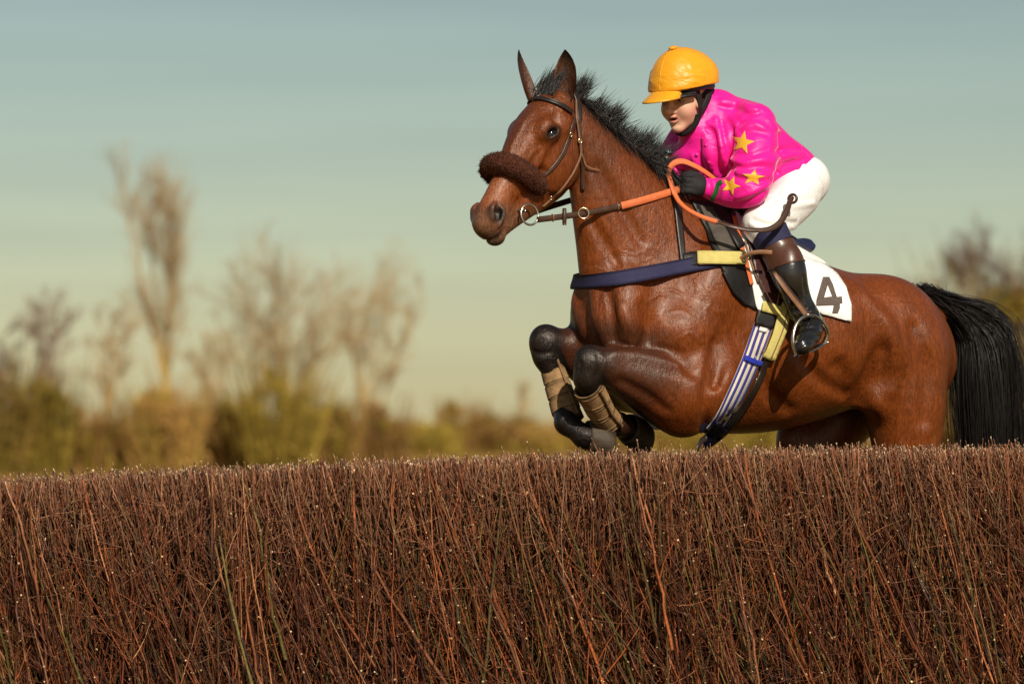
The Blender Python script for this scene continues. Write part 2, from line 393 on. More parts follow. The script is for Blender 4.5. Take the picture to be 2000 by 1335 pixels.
# shoulder and breast muscles
for sgn in (1, -1):
    off = (lambda v: v * sgn)
    S = lambda px, py, lat, sgn=sgn: HP(px, py, lat) if sgn > 0 else mirror(HP(px, py, lat))
    slope = norm(A3(DV * .42 + ZV))
    H.ell(S(1385, 580, .19), (.11, .26, .085), (np.cross(slope, NV), slope, NV), .06)      # shoulder blade
    H.ell(S(1330, 655, .16), (.13, .12, .11), (DV, ZV, NV), .06)                           # point of the shoulder
    H.ell(S(1216, 610, .10), (.090, .165, .098), (DV, norm(ZV - .12 * DV), NV), .07)                           # breast
    H.ell(S(1395, 720, .17), (.15, .13, .10), (DV, ZV, NV), .06)                            # triceps
    H.ell(S(1728, 640, .12), (.21, .20, .17), (DV, ZV, NV), .08)                            # croup
    H.ell(S(1650, 610, .235), (.05, .07, .05), (DV, ZV, NV), .08)                           # point of the hip
H.chain([HP(1168, 575), HP(1172, 640), HP(1200, 720)], [.010, .018, .016], .03, op='sub')  # groove down the breast
H.chain([HP(1150, 400, .10), HP(1190, 480, .13), HP(1215, 540, .14)], [.014, .018, .012], .04, op='sub')   # jugular groove
# near fore leg
H.chain([HP(1370, 745, .165), HP(1325, 765, .16), HP(1268, 744, .155), HP(1205, 722, .15), HP(1165, 712, .148)], [.16, .158, .125, .084, .066], .05)
H.ell(HP(1335, 815, .17), (.10, .075, .06), (DV, ZV, NV), .04)                              # elbow
def knee(c, low, kk):                                                                       # carpus
    H.ell(c, (.058, .064, .047), (DV, ZV, NV), .035); H.ell(low, (.040, .046, .038), (DV, ZV, NV), .045); H.ell(c + A3((.05, .01, -.022)), (.024, .034, .020), (DV, ZV, NV), .02)
knee(HP(1150, 706, .148), HP(1146, 737, .14), 0)
H.chain([HP(1147, 742, .14), HP(1158, 775, .11), HP(1176, 808, .07), HP(1200, 828, .04)], [.052, .036, .035, .040], .02)
H.ell(HP(1208, 828, .035), (.05, .046, .042), (DV, ZV, NV), .02)
H.chain([HP(1208, 828, .035), HP(1226, 838, .0), HP(1242, 846, -.03)], [.042, .040, .05], .02)
# far fore leg
H.chain([HP(1290, 740, -.16), HP(1210, 735, -.16), HP(1150, 705, -.16), HP(1105, 682, -.158), HP(1072, 668, -.155)], [.15, .13, .10, .075, .062], .05)
knee(HP(1062, 668, -.155), HP(1066, 698, -.15), 0)
H.chain([HP(1068, 700, -.15), HP(1084, 740, -.13), HP(1096, 785, -.10), HP(1104, 822, -.06)], [.048, .036, .034, .040], .02)
H.ell(HP(1108, 826, -.05), (.046, .046, .042), (DV, ZV, NV), .02)
H.chain([HP(1108, 826, -.05), HP(1128, 842, -.01), HP(1142, 852, .01)], [.042, .042, .05], .02)
# hind legs
H.chain([HP(1762, 690, .14), HP(1768, 790, .155), HP(1772, 880, .155), HP(1790, 980, .15), HP(1830, 1075, .14)], [.185, .165, .135, .09, .06], .06)
H.chain([HP(1830, 1075, .14), HP(1842, 1160, .14), HP(1850, 1225, .14), HP(1840, 1260, .14), HP(1826, 1290, .14)], [.058, .036, .045, .038, .05], .02)
H.chain([HP(1720, 700, -.14), HP(1650, 800, -.20), HP(1600, 880, -.23), HP(1605, 980, -.20), HP(1660, 1075, -.16)], [.17, .15, .125, .09, .06], .06)
H.ell(HP(1598, 862, -.24), (.205, .17, .09), (DV, ZV, NV), .05)
H.chain([HP(1660, 1075, -.14), HP(1672, 1160, -.14), HP(1680, 1225, -.14), HP(1670, 1260, -.14), HP(1656, 1290, -.14)], [.058, .036, .045, .038, .05], .02)
H.ell(HP(1715, 775, .19), (.10, .09, .07), (DV, ZV, NV), .05)                              # stifle
H.chain([HP(1640, 720, .29), HP(1668, 770, .27), HP(1690, 820, .20)], [.02, .03, .03], .06, op='sub')   # flank hollow
H.chain([HP(1440, 600, .31), HP(1412, 690, .30), HP(1395, 750, .30)], [.010, .018, .012], .05, op='sub')   # behind the elbow
# tail dock
H.chain([HP(1770, 600), HP(1815, 606), HP(1842, 618)], [.05, .034, .02], .04)
_tv, _tq = H.mesh(smooth=0); _tb = bvh(_tv, _tq)
creases(H, _tb, [([(1185, 552), (1194, 600), (1202, 662)], .014, .03, 'sub'), ([(1187, 580), (1202, 615), (1218, 655)], .010, .02, 'sub'), ([(1258, 595), (1267, 632), (1262, 672)], .016, .04, 'sub'),
    ([(1205, 670), (1240, 676), (1290, 680), (1330, 688)], .012, .02, 'sub'), ([(1395, 672), (1386, 730), (1379, 768), (1376, 830)], .018, .04, 'sub'), ([(1140, 285), (1141, 330), (1134, 372)], .010, .025, 'sub'),
    ([(1215, 600), (1228, 640), (1236, 668)], .022, .04, 'add'), ([(1160, 570), (1168, 620), (1180, 660)], .020, .04, 'add'), ([(1130, 560), (1126, 600), (1140, 650)], .020, .04, 'add'),
    ([(1293, 567), (1316, 567), (1338, 579)], .0045, .006, 'add'), ([(1266, 590), (1290, 574), (1310, 580)], .004, .006, 'add'), ([(1300, 612), (1330, 606), (1352, 620)], .004, .006, 'add'),
    ([(1379, 560), (1387, 592), (1378, 606), (1384, 632)], .0045, .006, 'add'), ([(1345, 540), (1362, 556), (1356, 580)], .004, .006, 'add'), ([(1386, 600), (1402, 610), (1420, 606)], .004, .006, 'add'), ([(1330, 660), (1350, 650), (1366, 668), (1380, 664)], .004, .006, 'add'),
    ([(1300, 700), (1330, 708), (1356, 730)], .016, .04, 'sub'), ([(1215, 745), (1260, 770), (1300, 800)], .008, .04, 'sub'),
    ([(1056, 287), (1042, 298), (1034, 316)], .004, .008, 'add'), ([(998, 394), (1006, 382)], .004, .006, 'sub'), ([(1002, 400), (1012, 388)], .004, .006, 'sub'), ([(1042, 218), (1026, 236), (1004, 276), (992, 306)], .006, .014, 'add'), ([(1098, 214), (1092, 228), (1094, 240)], .004, .008, 'add'),
    ([(1668, 556), (1694, 592), (1732, 640), (1746, 690), (1742, 760)], .022, .06, 'add'), ([(1716, 690), (1700, 735), (1680, 780)], .030, .07, 'sub'), ([(1786, 640), (1808, 720), (1806, 820)], .012, .06, 'sub'),
    ([(1560, 690), (1600, 740), (1650, 770)], .010, .05, 'sub'), ([(1480, 700), (1500, 760), (1540, 800)], .010, .05, 'sub'),
    ([(1124, 700), (1134, 712), (1132, 728)], .006, .012, 'sub'), ([(1036, 682), (1052, 690), (1076, 688)], .007, .012, 'sub'), ([(1166, 690), (1172, 710), (1166, 735)], .006, .014, 'sub'),
    ([(1200, 690), (1250, 694), (1320, 712)], .010, .05, 'add'),
    ([(1150, 420), (1180, 470), (1205, 515)], .012, .03, 'sub'), ([(1170, 330), (1210, 400), (1250, 470)], .014, .05, 'sub')])
hv, hq = H.mesh(smooth=4)
del H
hbvh = bvh(hv, hq)
# ------------------------------------------------------------------ horse: coat, ears, eyes, hooves, mane, tail
def seg_dist(V, P):
    d = np.full(len(V), 9.); tt = np.zeros(len(V))
    for i in range(len(P) - 1):
        a, b = P[i], P[i + 1]; q = b - a; t = np.clip(((V - a) @ q) / (q @ q), 0, 1); e = np.linalg.norm(V - a - t[:, None] * q, axis=1)
        m = e < d; d[m] = e[m]; tt[m] = i + t[m]
    return d, tt
def sstep(a, b, x): t = np.clip((x - a) / (b - a), 0, 1); return t * t * (3 - 2 * t)
def lerp(c, k, w): return c * (1 - w[:, None]) + np.array(k) * w[:, None]
def coat_colour(V):
    n1 = fbm(V * 5, 3); n2 = fbm(V * 22 + 5, 3); n3 = fbm(V * np.array((60, 60, 14)) + 9, 2)
    base = np.array((.152, .0345, .0058)); c = np.repeat(base[None], len(V), 0)
    c *= (1 + .26 * n1 + .20 * n2 + .16 * n3)[:, None]
    rel = V - M0; t = rel @ HT; f = rel @ HF; l = rel @ HL; head = (t > -.05) & (t < .8) & (np.abs(l) < .16) & (f > -.34) & (f < .12)
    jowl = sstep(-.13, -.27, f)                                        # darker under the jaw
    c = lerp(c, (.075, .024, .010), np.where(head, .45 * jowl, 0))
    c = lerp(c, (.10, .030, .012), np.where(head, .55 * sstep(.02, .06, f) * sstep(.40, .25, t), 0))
    c = lerp(c, (.30, .105, .045), np.where(head, .6 * sstep(.38, .47, t) * sstep(.60, .50, t) * sstep(-.07, .0, f), 0))
    mz = sstep(.50, .60, t - .7 * f + .03 * n2) ; c = lerp(c, (.15, .078, .046), np.where(head, mz * .75, 0)); c = lerp(c, (.045, .030, .022), np.where(head, .85 * sstep(.625, .675, t - .35 * f), 0))
    for sg in (1, -1):
        q = np.linalg.norm(V - HH(.560, -.018, sg * .060), axis=1); c = lerp(c, (.045, .026, .020), .7 * sstep(.055, .035, q)); c = lerp(c, (.007, .005, .005), .96 * sstep(.036, .022, q))
        q = np.linalg.norm((V - eye_frame(sg).c) @ np.array(eye_frame(sg).ax).T * np.array((.8, 1.25, .8)), axis=1); c = lerp(c, (.016, .008, .006),   .92 * sstep(.050, .026, q))
    q, _ = seg_dist(V, [HH(.485, -.108, .056), HH(.53, -.100, .056), HH(.575, -.090, .050), HH(.625, -.078, .034)]); c = lerp(c, (.02, .012, .01), .9 * sstep(.014, .004, q))
    for path in LEGS_F:                                               # black points
        d, tt = seg_dist(V, path); g = tt + .18 * n2
        c = lerp(c, (.040, .013, .007), .85 * sstep(.02, .75, g) * sstep(.215, .13, d)); c = lerp(c, (.0075, .006, .0055), .97 * sstep(1.2, 2.1, g) * sstep(.16, .11, d))
    for path in LEGS_H:
        d, tt = seg_dist(V, path); c = lerp(c, (.0075, .006, .0055), sstep(.2, .12, d) * sstep(.0, .7, tt))
    d, _ = seg_dist(V, [HP(1745, 700, -.16), HP(1640, 800, -.16), HP(1578, 880, -.165), HP(1600, 1000, -.16)])
    s_lat = (V - HA) @ NV
    c = lerp(c, (.10, .03, .012), .5 * sstep(.13, .05, np.abs(s_lat)) * sstep(.0, .1, (V - HP(1200, 480))[:, 2] - .9 * ((V - HP(1200, 480)) @ -DV)))
    d, _ = seg_dist(V, [HP(1105, 192), HP(1165, 240), HP(1228, 296), HP(1292, 350)]); c = lerp(c, (.016, .009, .007), sstep(.085, .04, d))
    return np.clip(c, .004, 1)
LEGS_F = [[HP(1330, 762, .16), HP(1215, 715, .15), HP(1150, 706, .148), HP(1148, 745, .13), HP(1176, 808, .07), HP(1208, 828, .035), HP(1245, 848, -.03)],
          [HP(1180, 720, -.16), HP(1120, 690, -.16), HP(1062, 668, -.155), HP(1070, 705, -.14), HP(1096, 785, -.10), HP(1108, 826, -.05), HP(1145, 852, .01)]]
LEGS_H = [[HP(1790, 1000, .15), HP(1830, 1075, .14), HP(1842, 1160, .14), HP(1850, 1225, .14), HP(1826, 1290, .14)],
          [HP(1610, 1000, -.15), HP(1660, 1075, -.14), HP(1672, 1160, -.14), HP(1680, 1225, -.14), HP(1656, 1290, -.14)]]

m, nt, b = nodes('bay_coat'); M_COAT = m
co = objco(nt); vc = N(nt, 'ShaderNodeVertexColor', layer_name='Col')
hn = noise(nt, 150, 3, .75, objco(nt, (1, 1, .2), (0, .5, .5))); mx = N(nt, 'ShaderNodeMix', data_type='RGBA', blend_type='MULTIPLY'); mx.inputs[0].default_value = 1
hr = ramp(nt, hn.outputs[0], [(.3, (.52, .50, .48)), (.72, (1.42, 1.45, 1.5))])
nt.links.new(vc.outputs[0], mx.inputs[6]); nt.links.new(hr.outputs[0], mx.inputs[7]); nt.links.new(mx.outputs[2], b.inputs['Base Color'])
rr = N(nt, 'ShaderNodeMapRange'); rn = noise(nt, 14, 5, .7, co); nt.links.new(rn.outputs[0], rr.inputs[0]); rr.inputs[1].default_value = .3; rr.inputs[2].default_value = .7
rr.inputs[3].default_value = .30; rr.inputs[4].default_value = .46; nt.links.new(rr.outputs[0], b.inputs['Roughness'])
b.inputs['Specular IOR Level'].default_value = .37; b.inputs['Specular Tint'].default_value = (1, .88, .80, 1); b.inputs['Coat Weight'].default_value = .05; b.inputs['Coat Roughness'].default_value = .27
wn = noise(nt, 5, 3, .6, co); wmx = N(nt, 'ShaderNodeMix', data_type='RGBA'); wmx.inputs[0].default_value = .16
nt.links.new(co, wmx.inputs[6]); nt.links.new(wn.outputs[1], wmx.inputs[7])
vo = N(nt, 'ShaderNodeTexVoronoi', feature='DISTANCE_TO_EDGE'); vo.inputs['Scale'].default_value = 9; nt.links.new(wmx.outputs[2], vo.inputs['Vector'])
vr = ramp(nt, vo.outputs[0], [(0, (1, 1, 1)), (.05, (0, 0, 0))])
vm = N(nt, 'ShaderNodeMath', operation='MULTIPLY'); vmask = ramp(nt, noise(nt, 3.2, 2, .5, co).outputs[0], [(.50, (0, 0, 0)), (.62, (1, 1, 1))])
nt.links.new(vr.outputs[0], vm.inputs[0]); nt.links.new(vmask.outputs[0], vm.inputs[1])
p = bump(nt, b, vm.outputs[0], .22, .006)
p = bump(nt, b, noise(nt, 38, 4, .65, objco(nt, (1, 1, .6), (0, .4, .3))).outputs[0], .38, .011, p)
p = bump(nt, b, hn.outputs[0], .55, .005, p)

MANE = mat('black_hair', (.010, .008, .0075), .38, .5, 60, 200, .1, .002, .5, vcol=True)
HOOF = mat('hoof_horn', (.050, .033, .018), .6, .5, 26, 90, .4, .004, .35, stretch=(1, 1, 2.5))
EYE = mat('horse_eye', (.006, .004, .004), .05, .2, 30, 10, 0, 0, .8)

horse_c = HP(1500, 640)
HORSE = thing('horse', 'bay horse with black mane and tail leaping over the brush fence', 'horse', (horse_c[0], horse_c[1], .35))
# ears: cupped leaf shapes, joined to the body mesh
def ear(base, tip, width, face, curl, fold):
    base, tip = A3(base), A3(tip); ax_ = tip - base; L = np.linalg.norm(ax_); ax_ /= L
    fc = norm(A3(face) - ax_ * (A3(face) @ ax_)); sd_ = np.cross(ax_, fc); nu, nv = 22, 15; out = []
    us = np.linspace(0, 1, nu); wprof = np.interp(us, [0, .1, .25, .45, .65, .82, .93, 1], [.60, .80, .97, 1.0, .88, .60, .30, .04]) * width / 2
    for sheet, th in ((0, 0.0), (1, .006)):
        for u, w in zip(us, wprof):
            for v in np.linspace(-1, 1, nv):
                ang = v * curl * (1.25 - .75 * u); r = w / max(math.sin(min(curl * (1.25 - .75 * u), 1.5)), .3)
                p = base + ax_ * L * u + sd_ * (r * math.sin(ang)) - fc * (r * math.cos(ang) - r * .55) - fc * th * (1 - .6 * u) * (1 - abs(v) ** 4) + fc * fold * (u ** 2) * L
                out.append(p)
    V = np.array(out); q = quadgrid(nu, nv); n1 = nu * nv; F = [tuple(x) for x in q[:, ::-1]] + [tuple(x + n1) for x in q]
    for i in range(nu - 1):
        for j in (0, nv - 1):
            qd = (i * nv + j, (i + 1) * nv + j, (i + 1) * nv + j + n1, i * nv + j + n1); F.append(qd if j else qd[::-1])
    return V, np.array(F)
e1 = ear(HP(1105, 196, .055), HP(1104, 97, .075), .092, (-.30, -.95, .0), 1.15, .02)
e2 = ear(HP(1041, 196, -.055) + A3((0, 0, -.01)), HP(1014, 97, -.085), .066, (.95, -.55, .05), 1.2, .0)
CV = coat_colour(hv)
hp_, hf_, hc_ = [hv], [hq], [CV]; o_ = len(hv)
for k_, (V, F) in enumerate((e1, e2)):
    hp_.append(V); hf_.append(F + o_); o_ += len(V); n2 = len(V) // 2
    u = np.repeat(np.linspace(0, 1, 22), 15); vv = np.tile(np.abs(np.linspace(-1, 1, 15)), 22)
    inner = lerp(np.repeat([[.055, .020, .011]], n2, 0), (.10, .034, .016), sstep(.5, 1, vv) * .7); inner = lerp(inner, (.013, .009, .008), sstep(.6, .95, u)); inner = inner * (1 + .5 * fbm(V[:n2] * 60, 2))[:, None]
    outer = lerp(np.repeat([[.10, .028, .012]], n2, 0), (.013, .009, .008), sstep(.55, .92, u))
    hc_ += [inner, outer]
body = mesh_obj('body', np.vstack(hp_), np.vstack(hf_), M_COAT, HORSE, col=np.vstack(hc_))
# eyes
def uvsphere(c, r, axes=np.eye(3), nu=14, nv=20):
    th = np.linspace(.001, np.pi - .001, nu); ph = np.linspace(0, 2 * np.pi, nv, endpoint=False); A = np.array([norm(a) for a in axes]); r = np.broadcast_to(r, (3,))
    P = np.stack([np.sin(th)[:, None] * np.cos(ph), np.sin(th)[:, None] * np.sin(ph), np.repeat(np.cos(th)[:, None], nv, 1)], -1).reshape(-1, 3) * r
    return A3(c) + P @ A, quadgrid(nu, nv, False, True)[:, ::-1]
for sg in (1, -1):
    E = eye_frame(sg); V, F = uvsphere(E(0, .001, -.013), (.033, .026, .026), E.ax); mesh_obj('eye', V, F, EYE, HORSE)
# hooves: tapering wall with a flat sole
def hoof(top, toe, up, r0, r1, length):
    top, toe = A3(top), A3(toe); ax_ = norm(toe - top); f = norm(A3(up) - ax_ * (A3(up) @ ax_)); s_ = np.cross(ax_, f); k = 22; a = np.linspace(0, 2 * np.pi, k, endpoint=False); V = []
    prof = [(0, .84), (.05, .98), (.12, 1.0), (.4, 1.04), (.7, 1.07), (.90, 1.07), (.98, 1.02), (1.01, .92), (.99, .6), (.97, .02)]
    for t, sc in prof:
        r = r0 * sc
        V.append(top + ax_ * (length * t) + f * .22 * r0 * t + np.cos(a)[:, None] * f * r * (1.05 + .18 * t) + np.sin(a)[:, None] * s_ * r)
        if t < .99: V[-1] = V[-1] - ax_ * (length * .26 * (1 - np.cos(a))[:, None] * .5 * (0.2 + t))
    return np.vstack(V), quadgrid(len(prof), k, False, True)
for top, toe, up in ((HP(1226, 836, -.012), HP(1266, 856, -.045), A3((.1, -.5, -.8))), (HP(1146, 850, .005), HP(1200, 858, .03), A3((.1, -.5, -.8))),
                     (HP(1832, 1275, .14), HP(1815, 1325, .14), A3((-1, -.4, .2))), (HP(1662, 1275, -.14), HP(1645, 1325, -.14), A3((-1, -.4, .2)))):
    V, F = hoof(top, toe, up, .058, .07, .10); mesh_obj('hoof', V, F, HOOF, HORSE)

# hair
def hair_cols(n, s, lo=.55, hi=1.9, tip=(1, 1, 1)):
    c = rng.uniform(lo, hi, (n, 1, 1)) * np.ones((n, s, 3)); w = np.linspace(0, 1, s)[None, :, None] ** 2
    return c * (1 - w) + c * np.array(tip) * w
n, s = 4800, 9
crest = catmull([HP(1112, 182), HP(1165, 232), HP(1228, 287), HP(1272, 324), HP(1298, 346)], 400); cu = rng.random(n); base = crest[(cu * 399).astype(int)] + NV * rng.normal(0, .014, (n, 1)) - ZV * .012
clump = vnoise(np.stack([cu * 26, np.zeros(n), np.zeros(n)], 1)); cl2 = vnoise(np.stack([cu * 70, np.ones(n) * 4, np.zeros(n)], 1))
Lh = (.105 + .055 * clump + .03 * cl2 + rng.normal(0, .02, n)).clip(.03) * np.interp(cu, [0, .1, .35, .75, 1], [.50, .62, .88, .78, .5])
up_ = (ZV[None] * 1.0 + A3((.50, .30, 0))[None] + rng.normal(0, .16, (n, 3)) + clump[:, None] * A3((-.25, 0, .15)) + NV * (rng.normal(.05, .22, (n, 1))))
fall = rng.random(n) < np.interp(cu, [0, .55, .8, 1], [.10, .16, .55, .85]); up_[fall] = (DV * .55 + NV * .55 - ZV * .25)[None] + rng.normal(0, .16, (fall.sum(), 3))
up_ /= np.linalg.norm(up_, axis=1, keepdims=True)
tt = np.linspace(0, 1, s); bend = A3((.55, .3, .15))[None] + rng.normal(0, .28, (n, 3)); bend[fall] = A3((.1, -.1, -.8)) + rng.normal(0, .15, (fall.sum(), 3))
P = base[:, None] + Lh[:, None, None] * (up_[:, None] * tt[None, :, None] + bend[:, None] * (tt ** 2)[None, :, None] * .45)
P[fall] += NV * (.035 * np.sin(tt * 2.4))[None, :, None]
R = np.outer(rng.uniform(.0010, .0022, n), (1 - tt) ** .7 + .08)
V, F, Cc = strands(P, R, 3, hair_cols(n, s, .5, 1.5)); mesh_obj('mane', V, F, MANE, HORSE, col=Cc)
n = 520; b0 = HH(.0, .03); cu = rng.random(n); base = b0 + HL * rng.normal(.0, .030, (n, 1)) + HT * rng.uniform(-.03, .03, (n, 1)) - HF * .012
d0 = A3((.42, .1, 1.0))[None] + rng.normal(0, .12, (n, 3)); d0 /= np.linalg.norm(d0, axis=1, keepdims=True)
P = base[:, None] + rng.uniform(.04, .10, (n, 1, 1)) * (d0[:, None] * tt[None, :, None] + (A3((.45, .2, -.1)) + rng.normal(0, .2, (n, 1, 3))) * (tt ** 2)[None, :, None] * .5)
V, F, Cc = strands(P, np.outer(rng.uniform(.0008, .0016, n), (1 - tt) ** .7 + .08), 3, hair_cols(n, s, .6, 3.0)); mesh_obj('forelock', V, F, MANE, HORSE, col=Cc)
# tail: hairs leave the dock, sweep back and fall
n, s = 4200, 16; dock = catmull([HP(1784, 563), HP(1822, 572), HP(1860, 588), HP(1888, 616), HP(1900, 668)], 200); cu = rng.random(n) ** .8
base = dock[(cu * 199).astype(int)] + NV * rng.normal(0, .020, (n, 1)) + rng.normal(0, .012, (n, 3))
keys = [[HP(1815, 590), HP(1872, 655), HP(1874, 760), HP(1880, 880), HP(1895, 1010)],                  # inner edge, along the buttock
        [HP(1835, 588), HP(1915, 640), HP(1930, 740), HP(1935, 880), HP(1950, 1030)],
        [HP(1850, 582), HP(1932, 606), HP(1972, 706), HP(1994, 850), HP(2030, 980)]]                   # outer edge
K = np.array([catmull(k_, s) for k_ in keys]); x = rng.random(n) ** .9 * 2; x = np.clip(x + rng.normal(0, .06, n), 0, 2.1); i0 = np.minimum(x.astype(int), 1); fr = (x - i0)[:, None, None]
G = K[i0] * (1 - fr) + K[i0 + 1] * fr; tt = np.linspace(0, 1, s)
w0 = np.clip(1 - tt / .30, 0, 1)[None, :, None] ** 1.5; P = G * (1 - w0) + base[:, None] * w0
Lt = np.clip(rng.normal(.86, .16, n), .35, 1.1); idx = tt[None] * Lt[:, None] * (s - 1); i1 = np.clip(idx.astype(int), 0, s - 2); fr = np.clip(idx - i1, 0, 1.4)[..., None]
P = np.take_along_axis(P, i1[..., None], 1) * (1 - fr) + np.take_along_axis(P, (i1 + 1)[..., None], 1) * fr
wav = np.stack([fbm(np.stack([x * 4 + 40 * c, np.zeros(n), np.zeros(n)], 1), 2) for c in range(3)], 1)
P = P + (wav[:, None] * .05 + rng.normal(0, .011, (n, 1, 3))) * (tt ** 1.2)[None, :, None] + NV * (rng.normal(0, .05, (n, 1, 1)) * np.sin(tt * 2.6)[None, :, None])
V, F, Cc = strands(P, np.outer(rng.uniform(.0010, .0020, n), (1 - tt) ** .5 + .12), 3, hair_cols(n, s, .35, 1.7)); mesh_obj('tail', V, F, MANE, HORSE, col=Cc)
# ------------------------------------------------------------------ the jockey
hd = np.array((-math.cos(math.radians(50)), -math.sin(math.radians(50)), 0)); pt = math.radians(14)
RF = hd * math.cos(pt) - ZV * math.sin(pt); RU = hd * math.sin(pt) + ZV * math.cos(pt); RL = np.cross(RU, RF); RL = RL if RL[1] < 0 else -RL
K0 = HP(1337, 193, .02)
def RH(f, u, l=0.0): return K0 + RF * f + RU * u + RL * l
AX = (RF, RU, RL)
JK = thing('person', 'crouching jockey in pink silks with yellow stars, white breeches and yellow cap', 'person', tuple(HP(1500, 420)))
# --- head, sculpted finely
K_ = [RH(f, u, l) for f in (-.16, .17) for u in (-.24, .17) for l in (-.13, .13)]; K_ = np.array(K_)
Hd = Field(K_.min(0) - .02, K_.max(0) + .02, .0026)
Hd.ell(RH(-.015, .045), (.098, .085, .076), AX, .02)                       # skull
Hd.ell(RH(.030, -.010), (.066, .080, .066), AX, .03)                        # face
Hd.ell(RH(.040, -.062), (.046, .052, .050), AX, .03)                        # jaw
Hd.ell(RH(.072, -.104), (.020, .018, .022), AX, .03)                        # chin
Hd.chain([RH(-.02, -.06), RH(-.055, -.12), RH(-.075, -.165)], [.055, .050, .048], .03)   # neck
for sg in (1, -1):
    Hd.ell(RH(.060, -.032, sg * .042), (.026, .028, .024), AX, .03)         # cheek
    Hd.ell(RH(.084, .008, sg * .032), (.016, .011, .019), AX, .015, 'sub')  # eye socket
    Hd.chain([RH(.088, .026, sg * .012), RH(.089, .030, sg * .030), RH(.074, .025, sg * .052)], [.008, .009, .008], .015)  # brow
    Hd.chain([RH(.077, .012, sg * .018), RH(.080, .015, sg * .031), RH(.071, .011, sg * .045)], [.003, .0035, .003], .004)     # upper lid
    Hd.chain([RH(.076, .001, sg * .019), RH(.078, -.002, sg * .031), RH(.070, .001, sg * .044)], [.003, .003, .003], .005)
    Hd.ell(RH(.098, -.034, sg * .011), (.012, .009, .009), AX, .008)        # nostril wing
    Hd.ell(RH(.102, -.041, sg * .008), (.005, .004, .0035), AX, .002, 'sub')
    Hd.ell(RH(.010, -.010, sg * .074), (.022, .032, .008), AX, .010)        # ear
Hd.chain([RH(.092, .018), RH(.103, -.005), RH(.114, -.026)], [.010, .0095, .010], .012)  # nose
Hd.ell(RH(.114, -.030), (.013, .012, .012), AX, .008)
Hd.chain([RH(.082, -.060, -.026), RH(.097, -.055, -.009), RH(.099, -.057), RH(.097, -.055, .009), RH(.082, -.060, .026)], [.003, .0058, .0055, .0058, .003], .006)   # upper lip
Hd.chain([RH(.082, -.064, -.024), RH(.093, -.074, -.010), RH(.095, -.076), RH(.093, -.074, .010), RH(.082, -.064, .024)], [.003, .006, .0068, .006, .003], .006)    # lower lip
Hd.ell(RH(.096, -.0655), (.016, .0045, .017), AX, .003, 'sub')              # parted lips
Hd.chain([RH(.091, -.088, -.02), RH(.094, -.089), RH(.091, -.088, .02)], [.004, .005, .004], .012, op='sub')
fv, fq = Hd.mesh(smooth=3)
# --- arms, trunk and legs under the clothes, plus hands
shN, elN, wrN = HP(1462, 250, .165), HP(1466, 368, .25), HP(1383, 367, .125)
shF, elF, wrF = mirror(HP(1450, 245, .165)), mirror(HP(1428, 352, .25)), HP(1312, 345, -.10)
hipN, kneN, ankN = HP(1560, 364, .09), HP(1486, 437, .25), HP(1572, 606, .355)
hipF, kneF, ankF = mirror(hipN), mirror(kneN), mirror(ankN)
pel, wai, che, nek = HP(1558, 335), HP(1508, 318), HP(1450, 268), HP(1398, 218)
lo = np.array([HP(1230, 480, -.5), HP(1640, 720, .6), HP(1640, 720, -.6), HP(1230, 150, .5), HP(1640, 150, -.5)])
def trunk(F, g, k=.03):                     # g: how far outside the skin
    C, U, a, b = [], [], [], []
    for (c, t, w) in (((1582, 318), (1535, 398), .130), ((1562, 292), (1518, 383), .142), ((1527, 264), (1480, 381), .150), ((1490, 229), (1434, 362), .164), ((1450, 198), (1388, 328), .158), ((1412, 186), (1365, 290), .10)):
        p, q = HP(*c), HP(*t); C.append((p + q) / 2); U.append(p - q); a.append(np.linalg.norm(p - q) / 2 + g); b.append(w + g)
    F.ellchain(C, U, [NV] * len(C), a, b, .05, 90, k)
Bd = Field(lo.min(0) - .05, lo.max(0) + .05, .0075)
trunk(Bd, -.02)
Bd.chain([nek, RH(-.070, -.155)], [.05, .046], .03)
for s_, e_, w_ in ((shN, elN, wrN), (shF, elF, wrF)): Bd.chain([s_, (s_ + e_) / 2, e_], [.046, .046, .040], .02); Bd.chain([e_, (e_ + w_) / 2, w_], [.042, .038, .027], .02)
for h_, k_, a_ in ((hipN, kneN, ankN), (hipF, kneF, ankF)):
    Bd.chain([h_, (h_ + k_) / 2, k_], [.08, .070, .050], .02); Bd.chain([k_, k_ * .6 + a_ * .4, a_], [.052, .050, .034], .02)
    fs = [HP(1578, 626, .365), HP(1582, 650, .41), HP(1572, 668, .455)]; fs = fs if h_ is hipN else [mirror(q_) for q_ in fs]
    Bd.chain([a_] + fs, [.03, .028, .028, .02], .01)
bv, bq = Bd.mesh(smooth=3)
